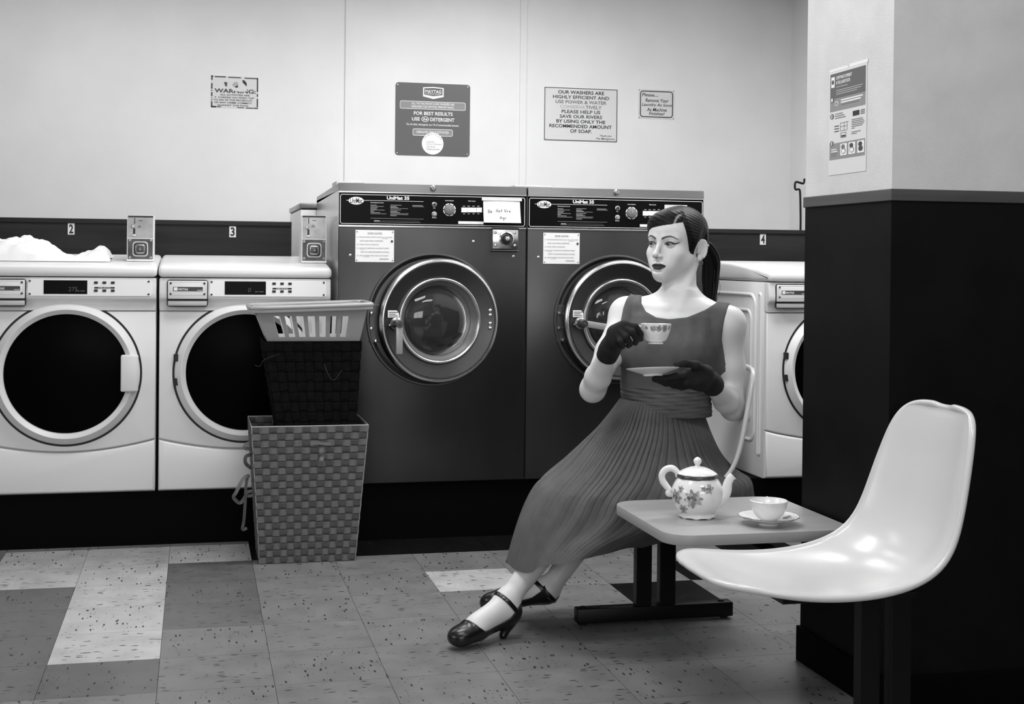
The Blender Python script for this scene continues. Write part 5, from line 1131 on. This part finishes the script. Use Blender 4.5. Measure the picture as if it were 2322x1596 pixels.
BF = body_field(); V, Q = BF.mesh(); V = relax(V, Q, 2, .5, np.where(hloc(V)[:, 2] > -.13, .22, 1.))
body = npmesh('body', V, Q, 'skin', pw, paint_face(V)); del BF
# ---------------------------------------------------------------- hair
PT = hp(.034, -.098, .004)   # where the ponytail is tied
def hair_mesh():
    g = .0021; lo = HC-np.array([.135, .150, .12]); hi = HC+np.array([.135, .150, .14])
    F = Field(*[np.arange(l, h, g) for l, h in zip(lo, hi)])
    def loc(X, Y, Z):
        px, py, pz = X-HC[0], Y-HC[1], Z-HC[2]; return [(px*a[0]+py*a[1]+pz*a[2])/HS for a in HAX]
    ph = np.array([-180, -150, -125, -105, -92, -80, -70, -57, -46, -38, -28, -16, 5, 20, 32, 38, 43, 48.5, 56, 62, 72, 78, 83, 95, 108, 118, 135, 160, 180])
    zl = np.array([-.066, -.055, -.040, -.016, .012, -.010, -.012, -.004, .012, .026, .0385, .047, .055, .060, .0655, .067, .045, .0175, -.018, -.027, -.030, -.014, .008, .015, .008, -.016, -.042, -.060, -.066])
    def f(X, Y, Z):
        x, y, z = loc(X, Y, Z); phi = np.degrees(np.arctan2(x, y+.02)); h = np.interp(phi, ph, zl); up = z-h
        off = .0016+.0105*smoothstep(0, .045, up)+.006*smoothstep(.03, .085, z)*smoothstep(.05, -.05, y)
        # parting groove running back from the hairline on her left
        px_ = .040; gr = np.exp(-((x-px_)/.0035)**2)*smoothstep(-.01, .02, y)*smoothstep(.05, .066, z); off = off-.0012*gr
        # swept strands: ridges along arcs that meet at the tie
        dx, dy, dz = x-.034, y+.105, z-.004; ang = np.arctan2(dz, np.sqrt((dx*.8)**2+dy**2)+.03)
        r1 = np.sin(ang*110+4*np.sin(phi*.03)+2*x/.03)+.6*np.sin(ang*233+3*np.sin(phi*.05)); off = off+.00035*r1*smoothstep(.004, .02, up)
        return off*HS, (-up)*HS*.8
    for pr, k in head_prims(): F.add(pr, k*HS)
    off, cut = f(*F.P((slice(None),)*3)); F.F = np.maximum(F.F-off, cut).astype(np.float32)
    F.add(cone(hp(.020, -.085, .010), PT, .030, .016), .02)
    V, Q = F.mesh(); L = hloc(V); x, y, z = L.T; phi = np.degrees(np.arctan2(x, y+.02)); dx, dy, dz = x-.034, y+.105, z-.004; ang = np.arctan2(dz, np.sqrt((dx*.8)**2+dy**2)+.03)
    tone = .0045+.014*np.clip(np.sin(ang*110+4*np.sin(phi*.03)+2*x/.03)*.5+.5*np.sin(ang*233+3*np.sin(phi*.05)), 0, 1)**2*smoothstep(-.01, .06, z)
    part = np.exp(-((x-.040)/.0020)**2)*smoothstep(.0, .01, y)*smoothstep(.058, .064, z)*smoothstep(.094, .084, z); tone = tone*(1-.8*part)+.42*.8*part
    return V, Q, tone
V, Q, tn = hair_mesh(); hair = npmesh('hair', V, Q, 'hair', pw, tn)
def ponytail():
    path = catmull([PT, PT+np.array([.018, .010, -.010]), A3(onY(1612, 590, 4.13)), A3(onY(1611, 625, 4.145)), A3(onY(1610, 660, 4.15)), A3(onY(1613, 700, 4.15))], 34)
    rx = np.interp(np.linspace(0, 1, 34), [0, .1, .35, .65, 1], [.014, .018, .029, .027, .016]); G = []; T = []
    for i, p in enumerate(path):
        d = path[min(i+1, 33)]-path[max(i-1, 0)]; d /= np.linalg.norm(d); a = imR-d*(imR@d); a /= np.linalg.norm(a); b = np.cross(d, a); row = []
        for k in range(64):
            t = 2*math.pi*k/64; w = 1+.05*math.sin(9*t+i*.05)+.035*math.sin(23*t+i*.11); row.append(Vector(p+a*math.cos(t)*rx[i]*w+b*math.sin(t)*rx[i]*.72*w)); T.append(.004+.010*max(0, math.sin(9*t+i*.05)*.6+.5*math.sin(23*t+i*.11))**2)
        G.append(row)
    P = np.array([[tuple(q) for q in r_] for r_ in G]); n, m = P.shape[:2]; I = np.arange(n*m).reshape(n, m); Qs = np.stack([I[:-1, :], np.roll(I[:-1, :], -1, 1), np.roll(I[1:, :], -1, 1), I[1:, :]], -1).reshape(-1, 4)
    o = npmesh('ponytail', P.reshape(-1, 3), Qs, 'hair', hair, np.array(T))
ponytail()
M['hair_plain'] = principled('hair_strand', .010, .4)
for a_ in ([(1608, 560, 4.12), (1624, 600, 4.12), (1629, 640, 4.12), (1624, 672, 4.12), (1618, 690, 4.12)], [(1609, 562, 4.12), (1620, 590, 4.12), (1627, 628, 4.13), (1633, 652, 4.13), (1626, 680, 4.13)], [(1606, 575, 4.13), (1618, 610, 4.13), (1620, 660, 4.13), (1621, 695, 4.13)], [(1608, 570, 4.12), (1619, 605, 4.12), (1618, 650, 4.12), (1615, 692, 4.12)], [(1604, 545, 4.1), (1609, 552, 4.1), (1608, 562, 4.11)]):
    MB().tube(catmull([onY(*p) for p in a_], 26), .0007, 5).build('loose_strand', 'hair_plain', hair)
MB().tube([Vector(PT)+Vector((.0*k, 0, 0))+Vector(tuple(imR*.017*math.cos(k*.5236)*.35+np.array([0, 0, 1])*.017*math.sin(k*.5236)+toC*.016*math.cos(k*.5236))) for k in range(12)], .0035, 8, closed=True).build('hair_tie', 'hair_plain', hair)
MB().lathe([(0, -.005), (.004, -.003), (.005, 0), (.004, .003), (0, .005)], tuple(onY(1605, 557, 4.03)), 'Z', 12).build('hair_bead', 'lever', hair, 60)
ep = hp(.080, -.020, -.050); MB().tube([(ep[0]+.006*math.cos(k*.628)*imR[0], ep[1]+.006*math.cos(k*.628)*imR[1], ep[2]-.004+.008*math.sin(k*.628)) for k in range(10)], .0011, 6, closed=True).build('earring', 'collar_metal', pw)
# ---------------------------------------------------------------- dress: bodice with ruched midriff
def tz_of(px, py, Y=3.95): return onY(px, py, Y).z
NECK = [(1449, 660), (1451, 672), (1458, 690), (1472, 708), (1500, 721), (1530, 724), (1570, 719), (1605, 703), (1622, 690), (1631, 681), (1634, 672)]
NX = np.array([(p[0]-1535)/718. for p in NECK]); NZ = np.array([tz_of(*p) for p in NECK])
def bodice():
    g = .0034; F = Field(np.arange(1.22, 1.76, g), np.arange(3.84, 4.26, g), np.arange(.605, 1.09, g))
    for pr, k in upper_parts(): F.add(pr, k)
    X, Y, Z = F.P((slice(None),)*3)
    cx = np.interp(Z, TORSO_Z, TORSO_C[:, 0]); cy = np.interp(Z, TORSO_Z, TORSO_C[:, 1]); u = (X-cx)*tL[0]+(Y-cy)*tL[1]; v = (X-cx)*tF[0]+(Y-cy)*tF[1]; uc = (X-TORSO_C[10, 0])*tL[0]+(Y-TORSO_C[10, 1])*tL[1]
    off = .0050+.0035*smoothstep(.80, .74, Z)
    band = smoothstep(.655, .668, Z)*smoothstep(.757, .742, Z)
    zc = .655+.032*np.clip(-u/.13, 0, 1)**1.5
    off = off+band*(.0012*np.sin(Z*520+3.5*np.sin(u*11+2)+6*v)+.0011*np.sin(Z*880-4*np.sin(u*19+1)+14*u)+.0010*np.sin(Z*300+9*np.sin(u*7)))+.003*np.exp(-((Z-zc-.004)/.004)**2)
    # soft vertical pulls from the bust towards the straps
    off = off+.0016*np.sin(u*150+Z*25)*smoothstep(.84, .90, Z)*smoothstep(.03, .07, np.abs(u))*(v > 0)
    F.F = F.F-off.astype(np.float32)
    neck = np.interp(uc, NX, NZ, left=1.5, right=1.5); neck = np.where((uc < NX[0]) | (uc > NX[-1]), 1.5, neck)
    aL = np.interp(Z, [.60, .80, .88, .95, .99, 1.02, 1.05], [-.180, -.176, -.172, -.166, -.163, -.157, -.147]); aR = np.interp(Z, [.60, .80, .84, .90, .95, .99, 1.02], [.168, .166, .158, .150, .156, .164, .168])
    c = np.maximum(np.maximum((Z-neck)*.8, np.maximum(aL-uc, uc-aR)), zc-Z); F.F = np.maximum(F.F, c.astype(np.float32))
    V, Q = F.mesh(); V = relax(V, Q, 1, .5); return npmesh('bodice', V, Q, 'dress', pw)
dress = bodice()
# ---------------------------------------------------------------- pleated skirt draped over the lap
SKL = [(1418, 908), (1378, 968), (1338, 1016), (1298, 1062), (1262, 1096), (1240, 1120), (1220, 1158), (1203, 1200), (1188, 1245), (1173, 1292)]
SKR = [(1603, 918), (1622, 985), (1639, 1030), (1662, 1060), (1686, 1076), (1692, 1105), (1690, 1140), (1640, 1172), (1545, 1196), (1462, 1214)]
SFY = [3.978, 3.895, 3.85, 3.81, 3.785, 3.775, 3.772, 3.775, 3.78, 3.785]; SBY = [4.135, 4.19, 4.24, 4.28, 4.30, 4.305, 4.30, 4.29, 4.28, 4.27]
def skirt():
    rings = []
    for (lx, ly), (rx, ry), f, b in zip(SKL, SKR, SFY, SBY):
        m = (f+b)/2; L = onY(lx, ly, m-.05); Rr = onY(rx, ry, m-.06); rings.append((L.x, Rr.x, L.z, Rr.z, f, b))
    rows = catmull(rings, 90); nu = 900; NP = 74; P = np.zeros((90, nu, 3)); th = np.linspace(0, 2*math.pi, nu, endpoint=False)
    for i, (xl, xr, zl, zr, f, b) in enumerate(rows):
        t = i/89; cx, ax = (xl+xr)/2, (xr-xl)/2; cy, ay = (f+b)/2, (b-f)/2; e = 2/(2.+1.1*min(1, t*2))
        co, si = np.cos(th), np.sin(th); X = cx+ax*np.sign(co)*np.abs(co)**e; Y = cy+ay*np.sign(si)*np.abs(si)**e; s = (X-xl)/(xr-xl)
        Z = zl+(zr-zl)*s
        # lap sags between the knees and rises over them, hem falls lower at the back
        Z = Z-.075*smoothstep(.82, 1., t)*np.clip(si, 0, 1)**1.5-.006*smoothstep(.7, 1., t)*np.sin(6*th)+.042*smoothstep(.6, 1., t)*np.clip(-si, 0, 1)**1.2*np.clip(1.25-s, 0, 1)
        n = np.stack([co/ax, si/ay], 1); n /= np.linalg.norm(n, axis=1)[:, None]
        ph = th*NP+2.6*np.sin(3*th+.7)+1.3*np.sin(7*th)+1.1*math.sin(4*t)*np.sin(5*th+1); saw = np.abs(((ph/(2*math.pi)) % 1.)-.5)*2
        var = .55+.45*np.sin(11*th+1.3)*np.sin(5*th+3*t)
        crease = -np.exp(-(saw/.24)**2)
        amp = np.interp(t, [0, .05, .20, .45, .7, 1.], [.002, .006, .0095, .0050, .0016, .0008])*(.30+.70*var)
        big = (.010*np.sin(4*th+2.5*t)+.006*np.sin(9*th-3*t+1))*smoothstep(.35, .9, t)+.005*np.sin(17*th+4*t)*smoothstep(.1, .4, t)*smoothstep(1., .6, t)
        d = amp*crease+big
        P[i, :, 0] = X+n[:, 0]*d; P[i, :, 1] = Y+n[:, 1]*d; P[i, :, 2] = Z+.25*d
    I = np.arange(90*nu).reshape(90, nu); Qs = np.stack([I[:-1], I[1:], np.roll(I[1:], -1, 1), np.roll(I[:-1], -1, 1)], -1).reshape(-1, 4)
    return npmesh('skirt', P.reshape(-1, 3), Qs, 'dress', pw)
sk = skirt()
# ---------------------------------------------------------------- gloves
def chain(F, pts, rad, k=.004):
    for i in range(len(pts)-1): F.add(cone(A3(pts[i]), A3(pts[i+1]), rad[i], rad[i+1]), k)
def glove_mesh(name, prims, lo, hi, cuff=None):
    g = .0017; F = Field(*[np.arange(l, h, g) for l, h in zip(lo, hi)])
    for p in prims: p(F)
    if cuff is not None:
        c, n = cuff; q = F.P((slice(None),)*3); F.F = np.maximum(F.F, ((q[0]-c[0])*n[0]+(q[1]-c[1])*n[1]+(q[2]-c[2])*n[2]).astype(np.float32))
    V, Q = F.mesh(); return npmesh(name, V, Q, 'glove', pw)
YC = 3.775
def g3(x, y, Y): return A3(onY(x, y, Y))
def right_glove():
    wr = WR; dirn = (WR-ER)/np.linalg.norm(WR-ER); cu = WR-dirn*.032
    pr = [lambda F: F.add(cone(WR-dirn*.06, WR+dirn*.01, .0345, .0285), .01), lambda F: F.add(cone(WR+dirn*.0, g3(1400, 762, 3.795), .0275, .030), .02),
          lambda F: F.add(cone(g3(1398, 768, 3.80), g3(1424, 744, 3.775), .0245, .0165), .02), lambda F: F.add(cone(g3(1394, 752, 3.79), g3(1414, 737, 3.775), .020, .015), .015), lambda F: F.add(cone(g3(1396, 772, 3.79), g3(1406, 764, 3.775), .022, .014), .015),
          lambda F: chain(F, [g3(1420, 737, 3.772), g3(1441, 741, 3.757), g3(1452, 757, 3.762), g3(1453, 769, 3.772)], [.0118, .0102, .0092, .0078]),
          lambda F: chain(F, [g3(1415, 744, 3.768), g3(1434, 753, 3.748), g3(1444, 770, 3.755), g3(1441, 778, 3.768)], [.0120, .0104, .0092, .0080]),
          lambda F: chain(F, [g3(1408, 752, 3.768), g3(1420, 764, 3.748), g3(1429, 779, 3.755), g3(1425, 784, 3.768)], [.0116, .0100, .0088, .0078]),
          lambda F: chain(F, [g3(1401, 761, 3.772), g3(1407, 774, 3.755), g3(1412, 785, 3.762), g3(1410, 787, 3.772)], [.0105, .0090, .0080, .0070]),
          lambda F: chain(F, [g3(1398, 748, 3.80), g3(1418, 738, 3.808), g3(1440, 748, 3.800), g3(1453, 760, 3.790)], [.0145, .0118, .0102, .0080], .008)]
    return glove_mesh('glove', pr, (1.12, 3.70, .82), (1.36, 3.92, 1.03), (cu, -dirn))
right_glove()
def left_glove():
    dirn = (WL-EL)/np.linalg.norm(WL-EL); cu = WL-dirn*.028; Y0 = 3.785
    pr = [lambda F: F.add(cone(WL-dirn*.06, WL+dirn*.01, .0355, .0300), .01), lambda F: F.add(cone(WL, g3(1578, 856, 3.785), .0300, .0290), .02), lambda F: F.add(ell(g3(1580, 858, 3.785), (.042, .030, .026)), .015),
          lambda F: F.add(cone(g3(1600, 846, 3.79), g3(1560, 848, 3.77), .026, .017), .015), lambda F: F.add(cone(g3(1590, 872, 3.79), g3(1556, 866, 3.77), .020, .015), .015),
          lambda F: chain(F, [g3(1600, 842, 3.775), g3(1578, 828, 3.752), g3(1553, 823, 3.748), g3(1533, 826.5, 3.755)], [.0165, .0125, .0105, .0085], .008),
          lambda F: chain(F, [g3(1566, 850, 3.765), g3(1535, 853, 3.760), g3(1508, 858, 3.765), g3(1489, 856, 3.775)], [.0125, .0106, .0095, .0082]),
          lambda F: chain(F, [g3(1565, 858, 3.775), g3(1532, 862, 3.780), g3(1502, 864, 3.785), g3(1484, 860, 3.790)], [.0125, .0108, .0097, .0084]),
          lambda F: chain(F, [g3(1566, 866, 3.785), g3(1535, 870, 3.800), g3(1510, 869, 3.805), g3(1492, 863, 3.808)], [.0120, .0102, .0092, .0080]),
          lambda F: chain(F, [g3(1572, 872, 3.79), g3(1546, 878, 3.815), g3(1526, 874, 3.825), g3(1512, 866, 3.828)], [.0105, .0090, .0082, .0072])]
    return glove_mesh('glove', pr, (1.28, 3.69, .72), (1.60, 3.92, .90), (cu, -dirn))
left_glove()
# ---------------------------------------------------------------- shoes
def shoe(H, T, A, K, upv, name='shoe', heel=True):
    u, s, w, L = foot_frame(H, T, upv); lo = np.minimum(np.minimum(H, T), A)-.08; hi = np.maximum(np.maximum(H, T), A)+.08; lo[2] = max(lo[2], -.004)
    F = Field(*[np.arange(l, h, .0021) for l, h in zip(lo, hi)]); P = lambda a, b, c: H+u*a*L+s*b+w*c
    for pr, k in foot_prims(H, T, A, upv): F.add(pr, k)
    F.add(ell(P(.93, 0, .008), (.030, .030, .019), [u, s, w]), .02)
    X, Y, Z = F.P((slice(None),)*3); a = ((X-H[0])*u[0]+(Y-H[1])*u[1]+(Z-H[2])*u[2])/L; c = (X-H[0])*w[0]+(Y-H[1])*w[1]+(Z-H[2])*w[2]
    top = np.interp(a, [-.3, .02, .12, .22, .35, .55, .66, .73, .80, 1.2], [.052, .050, .040, .020, .010, .008, .012, .028, .055, .06])
    if not heel: top = top-.016*smoothstep(.08, .2, a)*smoothstep(.72, .6, a)
    F.F = np.maximum(F.F-.0045, (c-top).astype(np.float32))
    # sole, arch and heel block
    F.add(cone(P(.62, 0, -.010), P(.92, 0, -.008), .016, .013), .014); F.add(cone(P(.10, 0, -.004), P(.58, 0, -.004), .016 if heel else .010, .017 if heel else .009), .014)
    if heel: F.add(cone(P(.14, 0, -.012), P(.24, 0, -.040), .019, .0125), .012)
    F.F = np.maximum(F.F, (.0005-Z).astype(np.float32)+0*X)
    V, Q = F.mesh(); o = npmesh(name, V, Q, 'shoe', pw)
    # ankle strap: thin shell round the ankle, joined to the heel counter
    ax = A-K; ax /= np.linalg.norm(ax); c0 = A+ax*.010; G = Field(*F.g)
    for pr, k in foot_prims(H, T, A, upv): G.add(pr, k)
    G.add(cone(K*.5+A*.5, A, .040, .0300), .02); tilt = ax+u*.25; tilt /= np.linalg.norm(tilt)
    d = (X-c0[0])*tilt[0]+(Y-c0[1])*tilt[1]+(Z-c0[2])*tilt[2]; bk = (X-c0[0])*u[0]+(Y-c0[1])*u[1]+(Z-c0[2])*u[2]; sd = (X-c0[0])*s[0]+(Y-c0[1])*s[1]+(Z-c0[2])*s[2]
    band = np.abs(d)-.0068; back = np.maximum(np.maximum(bk+.020, np.abs(sd)-.014), np.maximum(-d, d-.05)); band = np.minimum(band, back)
    G.F = np.maximum(G.F-.0042, band).astype(np.float32); V, Q = G.mesh(); npmesh('ankle_strap', V, Q, 'shoe', o)
    return o
shoe(HTn, TOn, AN, KN, UPn); shoe(HTf, TOf, AF, KF, UPf, heel=False)
# ---------------------------------------------------------------- held cup and saucer
cc = onY(1487, 780, YC); cl = onY(1487, 735, YC)
M['held_china'] = floral('held_cup_china', [(cc.x-.022, cc.y-.038, cc.z+.047, .011), (cc.x-.004, cc.y-.043, cc.z+.047, .010), (cc.x+.014, cc.y-.042, cc.z+.048, .011), (cc.x+.032, cc.y-.030, cc.z+.049, .008), (cc.x-.038, cc.y-.02, cc.z+.048, .006)], ink=.14, scale=190.)
t = thing('teacup', tuple(cc), 'white teacup with a band of small flowers held up in the gloved right hand', 'teacup'); teacup(t, cc, .0452, .0590, .0215, 'held_china', 0, Matrix.Rotation(R(-3.4), 4, Vector((imR[0], imR[1], 0))), math.atan2(-imR[1], -imR[0]))
sc2 = onY(1481, 852.5, YC+.005)
t = thing('saucer', tuple(sc2), 'white scalloped saucer held in the gloved left hand', 'saucer')
saucer(t, sc2, .0785, 'china', Matrix.Rotation(R(-3.), 4, Vector((-toC[0], -toC[1], 0))) @ Matrix.Rotation(R(-6.5), 4, Vector((imR[0], imR[1], 0))), None)
